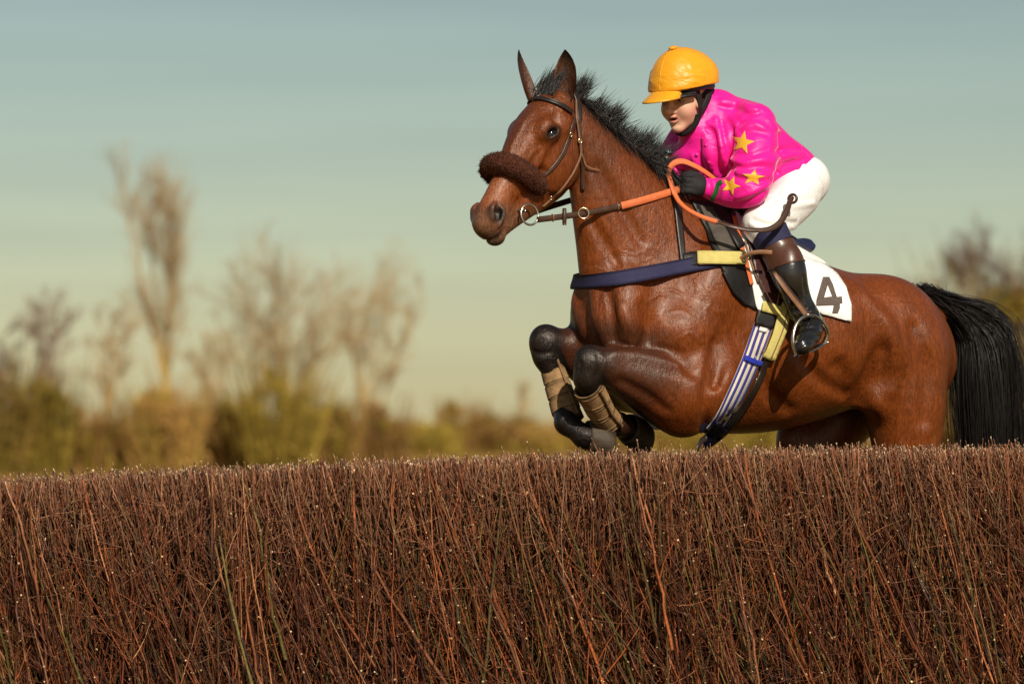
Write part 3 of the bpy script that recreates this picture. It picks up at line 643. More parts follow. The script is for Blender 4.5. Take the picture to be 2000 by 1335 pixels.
# hands closed on the rein: palm, four curled fingers of different lengths, thumb on top
def hand(F, wrist, knuckle, up, side, sc=1.0, g=0.0):
    wrist, knuckle = A3(wrist), A3(knuckle); f = norm(knuckle - wrist); u = norm(A3(up) - f * (A3(up) @ f)); s_ = np.cross(f, u); s_ = s_ if s_ @ A3(side) > 0 else -s_
    P = lambda x, y, z: wrist + sc * (f * x + u * y + s_ * z)               # along the hand, up (towards the thumb), outwards (back of the hand)
    F.chain([P(-.05, 0, 0), P(0, 0, 0), P(.03, 0, .002)], [.026 + g, .027 + g, .030 + g], .012)
    F.ell(P(.050, 0, .006), (.042 + g, .040 + g, .021 + g), (f, u, s_), .015)
    for i, (y, L) in enumerate(((.030, 1.0), (.010, 1.1), (-.011, 1.02), (-.030, .82))):
        F.chain([P(.060, y, .010), P(.086, y, .010), P(.097 + .004 * L, y * .97, -.008), P(.086, y * .92, -.026), P(.062, y * .9, -.026), P(.052, y * .9, -.014)],
                [.0105 + g, .0108 + g, .0102 + g, .0095 + g, .009 + g, .008 + g], .003)
    F.chain([P(.020, .028, -.004), P(.044, .046, -.014), P(.068, .047, -.022), P(.086, .040, -.030)], [.014 + g, .0125 + g, .011 + g, .009 + g], .006)
HN = (wrN + (HP(1383, 367, .125) - HP(1400, 369, .14)) * .2, HP(1320, 354, .11), A3((.1, .15, 1)), A3((-.2, -1, .3)))
HFh = (HP(1312, 345, -.095), HP(1266, 336, -.05), A3((.1, .1, 1)), A3((.3, 1, .2)))
hl = np.array([HN[0], HN[1], HFh[0], HFh[1]])
Gl = {}
for key, h in (('near', HN), ('far', HFh)):
    c = (h[0] + h[1]) / 2
    for g, nm in ((0.0, 'skin'), (.0022, 'glove')):
        F_ = Field(c - .14, c + .14, .0027); hand(F_, *h, g=g); Gl[key, nm] = F_.mesh(smooth=2)
def merge(ms):
    V = np.vstack([m[0] for m in ms]); o, Q = 0, []
    for v, q in ms: Q.append(q + o); o += len(v)
    return V, np.vstack(Q)
pv, pq = merge([(fv, fq), (bv, bq), Gl['near', 'skin'], Gl['far', 'skin']])
# skin colour by place: lips, cheeks, brows
r_ = pv - K0; f_, u_, l_ = r_ @ RF, r_ @ RU, r_ @ RL
sk = np.repeat([[.68, .40, .29]], len(pv), 0) * (1 + .05 * fbm(pv * 40, 3))[:, None]
ck = np.exp(-(((f_ - .07) / .035) ** 2 + ((u_ + .035) / .028) ** 2 + ((np.abs(l_) - .045) / .025) ** 2)); sk = lerp(sk, (.62, .25, .18), .45 * ck)
nz = np.exp(-(((f_ - .115) / .02) ** 2 + ((u_ + .03) / .018) ** 2)); sk = lerp(sk, (.64, .27, .20), .35 * nz)
lip = sstep(.0125, .007, np.abs(u_ + .0655 - .004 * np.abs(l_) / .02)) * sstep(.029, .020, np.abs(l_)) * sstep(.078, .085, f_); sk = lerp(sk, (.42, .095, .095), .85 * lip)
bt = sstep(.0045, .002, np.abs(u_ + .0655)) * sstep(.018, .012, np.abs(l_)) * sstep(.07, .075, f_); sk = lerp(sk, (.08, .015, .015), bt)
bw = sstep(.0055, .002, np.abs(u_ - .030 + 1.6 * np.maximum(np.abs(l_) - .036, 0) ** 1.2)) * sstep(.008, .014, np.abs(l_)) * sstep(.056, .048, np.abs(l_)) * sstep(.06, .07, f_); sk = lerp(sk, (.05, .028, .018), .85 * bw)
lash = sstep(.0042, .0015, np.abs(u_ - .0125)) * sstep(.012, .018, np.abs(l_)) * sstep(.050, .044, np.abs(l_)) * sstep(.060, .066, f_); sk = lerp(sk, (.03, .018, .014), .9 * lash)
m, nt, b = nodes('skin'); M_SKIN = m; vc = N(nt, 'ShaderNodeVertexColor', layer_name='Col'); nt.links.new(vc.outputs[0], b.inputs['Base Color'])
b.inputs['Roughness'].default_value = .48; b.inputs['Subsurface Weight'].default_value = .12; b.inputs['Subsurface Radius'].default_value = (.010, .004, .002); b.inputs['Specular IOR Level'].default_value = .4
bump(nt, b, noise(nt, 260, 3, .6, objco(nt)).outputs[0], .12, .002)
mesh_obj('body', pv, pq, M_SKIN, JK, col=sk)
M_EYEW = mat('eye_white', (.62, .58, .55), .2, .03, 20, 10, 0); M_IRIS = mat('iris', (.035, .022, .014), .1, .2, 40, 10, 0)
for sg in (1, -1):
    V, F = uvsphere(RH(.064, .0065, sg * .0315), .0135); e_ = mesh_obj('eye', V, F, M_EYEW, JK)
    g_ = norm(RF * .95 + RL * .12 * 1); V, F = uvsphere(RH(.064, .0065, sg * .0315) + g_ * .0075, .0076); mesh_obj('iris', V, F, M_IRIS, e_)

# --- silks
def silk(name, c, r=.40, sheen=.25, folds=.25):
    m, nt, b = nodes(name); co = objco(nt); b.inputs['Roughness'].default_value = r; b.inputs['Specular IOR Level'].default_value = .38
    b.inputs['Sheen Weight'].default_value = sheen; b.inputs['Sheen Roughness'].default_value = .35; b.inputs['Sheen Tint'].default_value = (*[min(1, x * .5 + .5) for x in c], 1)
    n1 = noise(nt, 9, 3, .5, co); rr_ = ramp(nt, n1.outputs[0], [(.3, tuple(x * .93 for x in c)), (.7, c)]); nt.links.new(rr_.outputs[0], b.inputs['Base Color'])
    p = bump(nt, b, noise(nt, 11, 3, .55, objco(nt, (1, 1, 1.7), (.3, .5, .2)), .9).outputs[0], folds * 1.3, .016)
    w = N(nt, 'ShaderNodeTexWave', wave_type='BANDS', bands_direction='DIAGONAL'); w.inputs['Scale'].default_value = 9; w.inputs['Distortion'].default_value = 9; w.inputs['Detail'].default_value = 3; w.inputs['Detail Scale'].default_value = 1.3
    nt.links.new(objco(nt, (1, 1, .8), (0, .6, .3)), w.inputs['Vector']); p = bump(nt, b, w.outputs['Fac'], folds * .30, .008, p)
    p = bump(nt, b, noise(nt, 7.5, 3, .5, objco(nt, (1, 1, 1.6), (.5, .2, .7)), .6, True).outputs[0], folds * 1.1, .010, p)
    bump(nt, b, noise(nt, 500, 2, .5, co).outputs[0], .05, .001, p)
    return m
M_PINK = silk('pink_silk', (.86, .010, .30), .46, .5); M_STAR = silk('yellow_silk_star', (.80, .42, .035), .45, .1, .15); M_GOLD = silk('yellow_silk', (.78, .34, .012), .42, .3, .25)
Jk = Field(lo.min(0) - .05, lo.max(0) + .05, .0052)
trunk(Jk, .003)
Jk.chain([HP(1404, 292, .05), HP(1356, 302, -.02), HP(1332, 304, -.08)], [.075, .064, .055], .04)
Jk.chain([HP(1430, 335, .04), HP(1392, 336, .02)], [.07, .045], .04)
Jk.ell(HP(1466, 240, .10), (.085, .075, .085), (DV, ZV, NV), .05); Jk.ell(mirror(HP(1450, 238, .10)), (.10, .08, .09), (DV, ZV, NV), .05)
Jk.ell(HP(1400, 285, .03), (.07, .09, .12), (DV, ZV, NV), .05)
Jk.chain([HP(1474, 244, .16), HP(1476, 290, .205), HP(1470, 335, .235), HP(1463, 363, .25)], [.086, .088, .088, .078], .025)
Jk.chain([HP(1463, 363, .25), HP(1440, 374, .215), HP(1412, 374, .165), HP(1388, 368, .132)], [.078, .066, .052, .043], .02)
Jk.chain([shF, (shF + elF) / 2, elF], [.082, .080, .068], .03); Jk.chain([elF, (elF + wrF) / 2, wrF], [.066, .056, .040], .02)
Jk.chain([HP(1392, 212), HP(1383, 210, .0)], [.075, .066], .03)
Q = lambda px, py, l: HP(px, py, l)
Jk.chain([HP(1402, 226), RH(-.052, -.135)], [.09, .078], .03)
tv, tq = Jk.mesh(smooth=0); tb = bvh(tv, tq)
creases(Jk, tb, [([(1428, 300), (1432, 262), (1456, 230), (1486, 218)], .009, .016, 'sub'),
    ([(1424, 312), (1452, 318), (1490, 312), (1512, 316)], .010, .02, 'add'), ([(1426, 322), (1455, 330), (1486, 326), (1510, 330)], .009, .014, 'sub'),
    ([(1430, 334), (1460, 340), (1492, 340)], .010, .018, 'add'), ([(1432, 345), (1458, 352), (1490, 356), (1508, 350)], .008, .014, 'sub'),
    ([(1440, 300), (1470, 302), (1500, 290)], .006, .014, 'sub'), ([(1450, 262), (1476, 256), (1500, 264)], .007, .02, 'sub'), ([(1452, 250), (1474, 243), (1494, 250)], .008, .02, 'add'),
    ([(1408, 236), (1414, 268), (1424, 310), (1434, 340)], .010, .018, 'sub'), ([(1398, 234), (1404, 272), (1416, 320), (1426, 346)], .012, .02, 'add'),
    ([(1384, 240), (1400, 250), (1404, 262)], .008, .014, 'add'), ([(1382, 252), (1394, 262), (1400, 296), (1404, 325)], .010, .016, 'sub'), ([(1376, 262), (1384, 300), (1396, 340)], .010, .018, 'add'),
    ([(1366, 300), (1376, 330), (1390, 348)], .008, .014, 'sub'), ([(1352, 305), (1364, 330), (1376, 345)], .010, .016, 'add'),
    ([(1406, 208), (1440, 214), (1462, 224)], .009, .02, 'sub'), ([(1412, 198), (1444, 202), (1476, 214)], .009, .025, 'add'), ([(1420, 224), (1436, 240), (1440, 262)], .008, .018, 'add'),
    ([(1512, 298), (1540, 292), (1578, 292)], .010, .018, 'sub'), ([(1512, 310), (1540, 305), (1572, 302)], .012, .022, 'add'), ([(1512, 340), (1535, 322), (1566, 312)], .009, .016, 'sub'),
    ([(1500, 235), (1530, 262), (1562, 286)], .008, .022, 'add'), ([(1436, 398), (1460, 392), (1492, 376)], .007, .016, 'sub'), ([(1440, 386), (1468, 376), (1500, 360)], .008, .018, 'add'),
    ([(1416, 350), (1424, 370), (1418, 398)], .005, .010, 'sub'), ([(1408, 352), (1414, 372), (1408, 394)], .006, .012, 'add'), ([(1398, 352), (1400, 370), (1394, 390)], .005, .010, 'sub'),
    ([(1384, 350), (1388, 368), (1382, 388)], .005, .010, 'sub'), ([(1444, 405), (1466, 402), (1488, 390)], .006, .014, 'add')])
cut_p, cut_q = HP(1584, 288), HP(1520, 372)                                   # the hem
Jk.plane((cut_p + cut_q) / 2, np.cross(cut_q - cut_p, NV) if np.cross(cut_q - cut_p, NV) @ A3((1, 0, 0)) > 0 else -np.cross(cut_q - cut_p, NV), .012)
jv, jq = Jk.mesh(smooth=3)
jn = vnormals(jv, jq)
jv = jv + jn * (.0022 * fbm(jv * np.array((13, 13, 20)), 3))[:, None]
jacket = mesh_obj('jacket', jv, jq, M_PINK, JK); jb = bvh(jv, jq)
# things sewn on: patches laid on a surface seen along a ray
def inside(pts, poly):
    x, y = pts[:, 0], pts[:, 1]; r = np.zeros(len(pts), bool); j = len(poly) - 1
    for i in range(len(poly)):
        xi, yi = poly[i]; xj, yj = poly[j]
        m = ((yi > y) != (yj > y)) & (x < (xj - xi) * (y - yi) / ((yj - yi) or 1e-9) + xi); r ^= m; j = i
    return r
def ear_clip(poly):
    from mathutils.geometry import tessellate_polygon
    return tessellate_polygon([[Vector((x, y, 0)) for x, y in poly]])
def patch(b_, poly, off=.003, step=4.0, th=.002):
    """cloth cut to an outline and laid on a surface: dense boundary + inner points, triangulated in 2-D"""
    from mathutils.geometry import delaunay_2d_cdt
    poly = [A3(p) for p in poly]; ring = []
    for i, p in enumerate(poly):
        q = poly[(i + 1) % len(poly)]; k = max(1, int(np.linalg.norm(q - p) / step))
        for t in range(k): ring.append(p + (q - p) * t / k)
    ring = np.array(ring); lo_, hi_ = ring.min(0), ring.max(0)
    g = np.stack(np.meshgrid(np.arange(lo_[0], hi_[0], step), np.arange(lo_[1], hi_[1], step), indexing='ij'), -1).reshape(-1, 2)
    g = g[inside(g, ring)]
    if len(g):
        dmin = np.min(np.linalg.norm(g[:, None] - ring[None], axis=2), 1); g = g[dmin > step * .5]
    pts = np.vstack([ring, g]); nr = len(ring)
    r = delaunay_2d_cdt([Vector(p) for p in pts], [(i, (i + 1) % nr) for i in range(nr)], [list(range(nr))], 1, 1e-4)
    P2 = np.array([tuple(v) for v in r[0]]); F = [tuple(f) for f in r[2]]; V, Nn = [], []
    last = None; miss = []
    for i, p in enumerate(P2):
        h, n_ = cast(b_, *p)
        if h is None: miss.append(i); V.append(None); Nn.append(None)
        else: V.append(h); Nn.append(n_)
    ok = [i for i in range(len(V)) if V[i] is not None]
    for i in miss:
        j = min(ok, key=lambda q: np.linalg.norm(P2[q] - P2[i])); V[i] = PX(P2[i][0], P2[i][1], V[j][1]); Nn[i] = Nn[j]
    V = np.array(V); Nn = np.array(Nn)
    F = [f for f in F if max(np.linalg.norm(V[f[a]] - V[f[(a + 1) % len(f)]]) for a in range(len(f))) < .12]
    # front and back sheets joined by a rim
    f0 = F[0]; nn = np.cross(V[f0[1]] - V[f0[0]], V[f0[2]] - V[f0[0]]); flip = nn @ Nn[f0[0]] < 0
    F = [f[::-1] for f in F] if flip else F
    top, bot = V + Nn * (off + th), V + Nn * off; n1 = len(V); E = {}
    for f in F:
        for a in range(len(f)): e = (f[a], f[(a + 1) % len(f)]); E[e] = 1
    rim = [(e[1], e[0], e[0] + n1, e[1] + n1) for e in E if (e[1], e[0]) not in E]
    return np.vstack([top, bot]), list(F) + [tuple(i + n1 for i in f[::-1]) for f in F] + rim
def star(cx, cy, R, rot=0, sx=1, sy=1, sk_=0):
    out = []
    for i in range(10):
        a = math.radians(rot - 90 + 36 * i); r = R if i % 2 == 0 else R * .42; x, y = r * math.cos(a) * sx, r * math.sin(a) * sy; out.append((cx + x + sk_ * y, cy + y))
    return out
for st_ in (star(1450, 279, 24, 12), star(1471, 347, 22, 8, 1.1, .75), star(1427, 363, 20, 22), star(1298, 300, 12, 0, .4, 1)):
    V, F = patch(jb, st_, .0008, 2.5, .0008); mesh_obj('star', V, F, M_STAR, jacket)
M_BAND = mat('green_band', (.01, .12, .02), .5)
def strap_on(b_, pts, w, off=.003, th=.003, n=40, prof=None, lift=None, ds=1.0):
    """flat strap: px centre line with width (px), laid on a surface; lift = extra stand-off along the line"""
    P = catmull([p[:2] for p in pts], n); W_ = np.interp(np.linspace(0, 1, n), np.linspace(0, 1, len(np.atleast_1d(w))), np.atleast_1d(w)); T = np.gradient(P, axis=0); T /= np.linalg.norm(T, axis=1, keepdims=True); S_ = np.stack([-T[:, 1], T[:, 0]], 1)
    cols = 5; H_ = np.full((n, cols, 3), np.nan); NN = np.zeros((n, cols, 3))
    for i in range(n):
        for j, u in enumerate(np.linspace(-.5, .5, cols)):
            h, n_ = cast(b_, *(P[i] + S_[i] * W_[i] * u))
            if h is not None: H_[i, j] = h; NN[i, j] = n_
    bad = np.isnan(H_[..., 0])
    gi, gj = np.nonzero(~bad)
    for i, j in zip(*np.nonzero(bad)):
        q = np.argmin((gi - i) ** 2 + .2 * (gj - j) ** 2); a, c_ = gi[q], gj[q]; x = P[i] + S_[i] * W_[i] * np.linspace(-.5, .5, cols)[j]; H_[i, j] = PX(x[0], x[1], H_[a, c_][1]); NN[i, j] = NN[a, c_]
    nm = NN.mean(1); nm = np.stack([np.convolve(np.pad(nm[:, c], 3, 'edge'), np.ones(7) / 7, 'valid') for c in range(3)], 1); nm /= np.linalg.norm(nm, axis=1, keepdims=True)
    L_ = off if lift is None else off + np.interp(np.linspace(0, 1, n), np.linspace(0, 1, len(lift)), lift)[:, None, None]
    top = H_ + nm[:, None] * (L_ + th); bot = H_ + nm[:, None] * L_; n1 = n * cols
    q = quadgrid(n, cols); V = np.vstack([top.reshape(-1, 3), bot.reshape(-1, 3)]); F = [tuple(x) for x in q] + [tuple(x[::-1] + n1) for x in q]
    for i in range(n - 1):
        for j in (0, cols - 1):
            r_ = (i * cols + j, (i + 1) * cols + j, (i + 1) * cols + j + n1, i * cols + j + n1); F.append(r_[::-1] if j == 0 else r_)
    for j in range(cols - 1):
        for i in (0, n - 1):
            r_ = (i * cols + j, i * cols + j + 1, i * cols + j + 1 + n1, i * cols + j + n1); F.append(r_ if i == 0 else r_[::-1])
    return V, F
V, F = strap_on(jb, [(1411, 355), (1404, 360), (1399, 374), (1391, 391)], 8, .002, .003, 16); mesh_obj('wrist_band', V, F, M_BAND, jacket)
# collar and front placket with buttons
def loop3(c, u, v, b_, n=48, a0=0, a1=2 * math.pi):
    out = []
    for a in np.linspace(a0, a1, n):
        d = norm(u * math.cos(a) + v * math.sin(a)); h = b_.ray_cast(Vector(c + d * 1.2), Vector(-d))
        out.append((np.array(h[0]), np.array(h[1])) if h[0] is not None else (None, None))
    return out
V, F = tube([HP(1392, 196, .04) , HP(1378, 226, .055), HP(1366, 258, .045), HP(1352, 278, .02), HP(1346, 284, -.02)], [.014, .017, .016, .014, .012], 8, n=24, flat=.6); mesh_obj('collar', V, F, M_PINK, jacket)
V, F = patch(jb, [(1372, 268), (1386, 274), (1394, 330), (1380, 332), (1372, 300)], .003, 4, .003); mesh_obj('placket', V, F, M_PINK, jacket)
for x_, y_ in ((1380, 284), (1361, 302), (1386, 316)):
    h, n_ = cast(jb, x_, y_)
    if h is not None:
        V, F = uvsphere(h + n_ * .006, (.008, .008, .004), (np.cross(n_, ZV), np.cross(n_, np.cross(n_, ZV)), n_), 8, 12); mesh_obj('button', V, F, M_PINK, jacket)

# --- breeches
M_WHITE = mat('white_breeches', (.80, .79, .78), .42, .03, 12, 16, .35, .012, .45, sheen=.1, stretch=(1, 1, 1.6))
Br = Field(lo.min(0) - .05, lo.max(0) + .05, .0055)
for sg in (1, -1):
    B = lambda px, py, l, sg=sg: HP(px, py, l) if sg > 0 else mirror(HP(px, py, l))
    Br.chain([B(1562, 354, .07), B(1552, 380, .115), B(1522, 414, .19), B(1487, 437, .245)], [.100, .101, .089, .069], .04)
    Br.chain([B(1487, 437, .245), B(1500, 455, .262), B(1510, 470, .275)], [.070, .070, .066], .03)
    Br.ell(B(1580, 352, .07), (.080, .085, .078), (DV, ZV, NV), .05)
Br.chain([HP(1558, 336), HP(1524, 330)], [.078, .075], .04)
tv, tq = Br.mesh(smooth=0); tb = bvh(tv, tq)
creases(Br, tb, [([(1505, 382), (1540, 392), (1585, 392)], .006, .016, 'sub'), ([(1508, 394), (1545, 402), (1590, 396)], .008, .02, 'add'), ([(1560, 318), (1590, 340), (1606, 366)], .006, .018, 'add'),
    ([(1556, 326), (1582, 350), (1602, 380)], .006, .014, 'sub'), ([(1470, 428), (1500, 440), (1548, 438)], .007, .016, 'sub'), ([(1466, 438), (1496, 450), (1540, 450)], .008, .016, 'add'),
    ([(1500, 410), (1530, 430), (1566, 436)], .005, .014, 'sub'), ([(1540, 440), (1552, 446), (1560, 430)], .006, .012, 'add'), ([(1480, 450), (1500, 462), (1530, 462)], .006, .012, 'sub'), ([(1498, 402), (1512, 392), (1522, 372)], .006, .014, 'sub')])
wv, wq = Br.mesh(smooth=4); breeches = mesh_obj('breeches', wv, wq, M_WHITE, JK); wb = bvh(wv, wq)
# --- boots
M_BOOT = mat('black_boot_leather', (.011, .010, .010), .26, .3, 14, 26, .35, .006, .6, coat=.25); M_CUFF = mat('brown_boot_top', (.075, .027, .014), .38, .25, 16, 40, .3, .004, .5, coat=.15)
M_NAVY = mat('navy_sock', (.018, .017, .055), .8, .2, 60, 200, .2)
for sg in (1, -1):
    B = lambda px, py, l, sg=sg: HP(px, py, l) if sg > 0 else mirror(HP(px, py, l))
    bt_ = [B(1507, 462, .272), B(1524, 495, .30), B(1541, 540, .335), B(1556, 580, .345), B(1570, 612, .355)]; bc = np.array(bt_)
    rr_ = [.074, .072, .066, .055, .048]
    Fo = Field(np.min(bc, 0) - .22, np.max(bc, 0) + .2, .0045)
    Fo.chain(bt_, rr_, .02); Fo.ell(B(1545, 530, .36), (.055, .10, .05), (DV, ZV, NV), .03)
    heel, ball, toe = B(1594, 634, .345), B(1582, 652, .415), B(1568, 676, .475)
    Fo.chain([bt_[-1], B(1582, 628, .38), ball, toe], [.046, .044, .046, .034], .025); Fo.chain([bt_[-1], heel], [.044, .038], .02)
    if sg > 0:
        tv, tq = Fo.mesh(smooth=0); tb = bvh(tv, tq)
        creases(Fo, tb, [([(1548, 596), (1566, 604), (1588, 596)], .006, .012, 'sub'), ([(1552, 606), (1570, 614), (1592, 604)], .006, .012, 'add'), ([(1554, 616), (1574, 622), (1596, 612)], .006, .010, 'sub'),
            ([(1556, 646), (1576, 640), (1606, 640)], .005, .010, 'sub'), ([(1558, 656), (1580, 648), (1606, 648)], .005, .010, 'add'), ([(1558, 664), (1580, 656), (1602, 658)], .005, .010, 'sub'), ([(1560, 674), (1578, 668), (1598, 668)], .004, .010, 'sub'),
            ([(1534, 560), (1552, 580), (1556, 600)], .006, .016, 'sub'), ([(1570, 540), (1574, 570), (1584, 596)], .006, .016, 'sub')])
    Fo.plane(B(1511, 474, .28), B(1504, 452, .28) - B(1516, 500, .30), .006)
    v_, q_ = Fo.mesh(smooth=3)
    cut = B(1530, 522, .31); dn = norm(B(1546, 570, .34) - B(1512, 470, .28)); cut_n = norm(dn + A3((.0, .0, -.25)))
    mi = (((v_[q_].mean(1) - cut) @ cut_n) < 0).astype(int)
    bo = mesh_obj('boot', v_, q_, M_BOOT, JK, mats=[M_BOOT, M_CUFF], midx=mi)
    if sg > 0: boot_b = bvh(v_, q_)
    _b = bvh(v_, q_); e1_ = norm(np.cross(cut_n, ZV + .3 * NV)); e2_ = np.cross(cut_n, e1_); lp = []
    for a_ in np.linspace(0, 2 * np.pi, 40):
        d_ = e1_ * math.cos(a_) + e2_ * math.sin(a_); h_ = _b.ray_cast(Vector(cut + d_ * .2), Vector(-d_)); lp.append(np.array(h_[0]) if h_[0] is not None else cut + d_ * .066)
    V, F = tube(lp, .0042, 8, cap=False); mesh_obj('seam', V, F, M_CUFF, bo)
    V, F = tube([B(1500, 450, .264), B(1513, 478, .282)], [.076, .0755], 28, n=8); mesh_obj('sock', V, F, M_NAVY, bo)
# --- gloves
M_GLOVE = mat('black_glove', (.014, .013, .014), .75, .3, 60, 320, .35, .002, .3)
for key in ('near', 'far'): mesh_obj('glove', *Gl[key, 'glove'], M_GLOVE, JK)
# --- helmet: cap shell, silk cover with peak and button, harness
M_CAPB = mat('black_helmet', (.012, .012, .013), .45, .3, 30, 120, .2, .002, .4); M_HARN = mat('black_harness', (.012, .011, .012), .7, .3, 60, 260, .3, .002, .3)
helm = thing('helmet', '', '', tuple(JK['_o'])); del helm['label'], helm['category']; helm.parent = JK; helm.location = (0, 0, 0)
rimpt = RH(0, .046)
ks = np.array([RH(f, u, l) for f in (-.2, .32) for u in (-.1, .28) for l in (-.2, .2)])
Hc = Field(ks.min(0), ks.max(0), .0034)
Hc.ell(RH(.0, .036), (.150, .166, .128), AX, .0)
Hc.ell(RH(-.06, .075), (.092, .095, .115), AX, .03)
Hc.plane(rimpt, -RU + .03 * RF, .006)
v_, q_ = Hc.mesh(smooth=3); n_ = vnormals(v_, q_); hu = (v_ - K0) @ RU
v_ = v_ + n_ * (.0045 * fbm(v_ * np.array((16, 16, 40)), 3) * sstep(.19, .08, hu) + .0012)[:, None]
cover = mesh_obj('silk_cover', v_, q_, M_GOLD, helm)
V, F = uvsphere(RH(.025, .206), (.022, .008, .016), AX, 8, 14); mesh_obj('button', V, F, M_GOLD, cover)
for sg in (.0,):                                                   # front seam of the cover
    P_ = [RH(.150 * math.cos(a) * math.cos(sg), .040 + .166 * math.sin(a), .130 * math.cos(a) * math.sin(sg)) for a in np.linspace(.12, 1.5, 14)]
    V, F = tube(P_, .0016, 6); mesh_obj('seam', V, F, M_GOLD, cover)
def peak(f0, f1, wid, u0, drop, th):                                        # curved brim
    nu, nv = 10, 25; top = []
    for i in range(nu):
        t = i / (nu - 1)
        for j in range(nv):
            a = (j / (nv - 1) * 2 - 1) * wid; rf = f0 + (f1 * max(math.cos(a * math.pi / 2 / wid), 0) ** .7) * t
            top.append(RH(rf * math.cos(a), u0 - drop * t - .012 * (1 - math.cos(a)) * 0 - .010 * (math.sin(a) ** 2) * t, rf * math.sin(a) * .85))
    top = np.array(top); bot = top - RU * th; n1 = len(top); q = quadgrid(nu, nv); F = [tuple(x) for x in q[:, ::-1]] + [tuple(x + n1) for x in q]
    for j in range(nv - 1): a_ = (nu - 1) * nv + j; F.append((a_, a_ + 1, a_ + 1 + n1, a_ + n1))
    for i in range(nu - 1): F.append((i * nv, (i + 1) * nv, (i + 1) * nv + n1, i * nv + n1)); F.append(((i + 1) * nv + nv - 1, i * nv + nv - 1, i * nv + nv - 1 + n1, (i + 1) * nv + nv - 1 + n1))
    return np.vstack([top, bot]), F
V, F = peak(.132, .098, .66, .060, .034, .006); mesh_obj('peak', V, F, M_GOLD, cover)
Hi = Field(ks.min(0), ks.max(0), .0034)                                      # shell of the helmet below the cover
Hi.ell(RH(-.004, .036), (.136, .150, .116), AX, .0); Hi.plane(RH(.0, .030, 0), -RU + .10 * RF, .008)
Hi.ell(RH(.04, -.03), (.115, .075, .085), AX, .01, 'sub'); Hi.ell(RH(-.01, .03), (.112, .10, .094), AX, .004, 'sub')
v_, q_ = Hi.mesh(smooth=2); mesh_obj('shell', v_, q_, M_CAPB, helm)
V, F = peak(.120, .038, 1.2, .040, .010, .008); mesh_obj('shell_peak', V, F, M_CAPB, helm)
def hstrap(P, w, th=.004, n=30):
    return tube(P, w, 10, up=RL, flat=th / np.mean(np.atleast_1d(w)), n=n)
for sg in (1, -1):
    V, F = hstrap([RH(.030, .045, sg * .080), RH(.016, .0, sg * .083), RH(.006, -.055, sg * .074), RH(.014, -.098, sg * .054)], [.020, .016, .014, .012], .006); mesh_obj('strap', V, F, M_HARN, helm)
    V, F = hstrap([RH(-.075, .045, sg * .078), RH(-.045, -.005, sg * .084), RH(.0, -.052, sg * .076), RH(.018, -.072, sg * .066)], [.020, .017, .014, .011], .006); mesh_obj('strap', V, F, M_HARN, helm)
V, F = tube([RH(.018, -.065, .068), RH(.026, -.098, .054), RH(.040, -.124, .026), RH(.046, -.131, .0), RH(.040, -.124, -.026), RH(.026, -.098, -.054), RH(.018, -.065, -.068)], .012, 10, n=40, flat=.9); mesh_obj('chin_strap', V, F, M_HARN, helm)
V, F = hstrap([RH(-.085, .05, .07), RH(-.105, .0, .05), RH(-.100, -.05, .045)], [.028, .030, .026], .006); mesh_obj('strap', V, F, M_HARN, helm)
M_HAIR = mat('brown_hair', (.045, .024, .012), .5, .3, 60, 200, .3)
Hh = Field(ks.min(0) - .08, ks.max(0), .004); Hh.ell(RH(-.035, .0), (.083, .085, .072), AX, .0); Hh.ell(RH(.075, .0), (.075, .16, .12), AX, .01, 'sub'); v_, q_ = Hh.mesh(smooth=2); mesh_obj('hair', v_, q_, M_HAIR, JK)
# ------------------------------------------------------------------ tack
def leather(name, c, r=.42, var=.25): return mat(name, c, r, var, 22, 90, .25, .003, .5)
M_LEA = leather('brown_leather', (.050, .022, .012)); M_LEAD = leather('dark_leather', (.018, .012, .010)); M_TAN = leather('tan_leather', (.20, .095, .045), .5)
M_ORA = mat('orange_rubber', (.62, .155, .055), .62, .12, 40, 120, .3, .003, .3); M_STEEL = mat('steel', (.50, .46, .40), .28, .2, 40, 100, .1, .001, .5, metal=1)
M_BRASS = mat('buckle_metal', (.62, .52, .36), .25, .1, 30, 60, 0, metal=1); M_CREAM = mat('cream_webbing', (.66, .60, .47), .75, .08, 60, 340, .35, .003, .2)
M_BLUE = mat('blue_stripe', (.055, .050, .26), .7, .15, 60, 340, .3, .002, .2); M_KEEP = mat('blue_keeper', (.02, .035, .36), .6, .1, 60, 340, .2, .002, .3)
M_NAVYW = mat('navy_webbing', (.022, .021, .062), .72, .12, 70, 420, .4, .003, .25); M_YEL = mat('yellow_webbing', (.54, .46, .15), .75, .10, 50, 420, .4, .003, .2)
M_CLOTH = mat('white_saddle_cloth', (.80, .78, .74), .85, .04, 14, 30, .35, .008, .15); M_NUM = mat('grey_numeral', (.115, .090, .078), .9, .45, 150, 300, .5, .003, .1, stretch=(1, 1, 3))
M_PADB = mat('black_pad', (.012, .011, .011), .5, .3, 25, 60, .25, .004, .4); M_PADG = mat('grey_pad', (.085, .072, .060), .8, .15, 30, 240, .4, .004, .2)
M_FLAP = leather('maroon_leather', (.046, .014, .011), .36); M_SEAT = mat('navy_seat', (.014, .016, .05), .4, .2, 30, 80, .2, .003, .5)
def mirr_mesh(V, F): return np.array([mirror(v) for v in V]), [tuple(f)[::-1] for f in F]
def both(VF): return join([VF, mirr_mesh(*VF)])

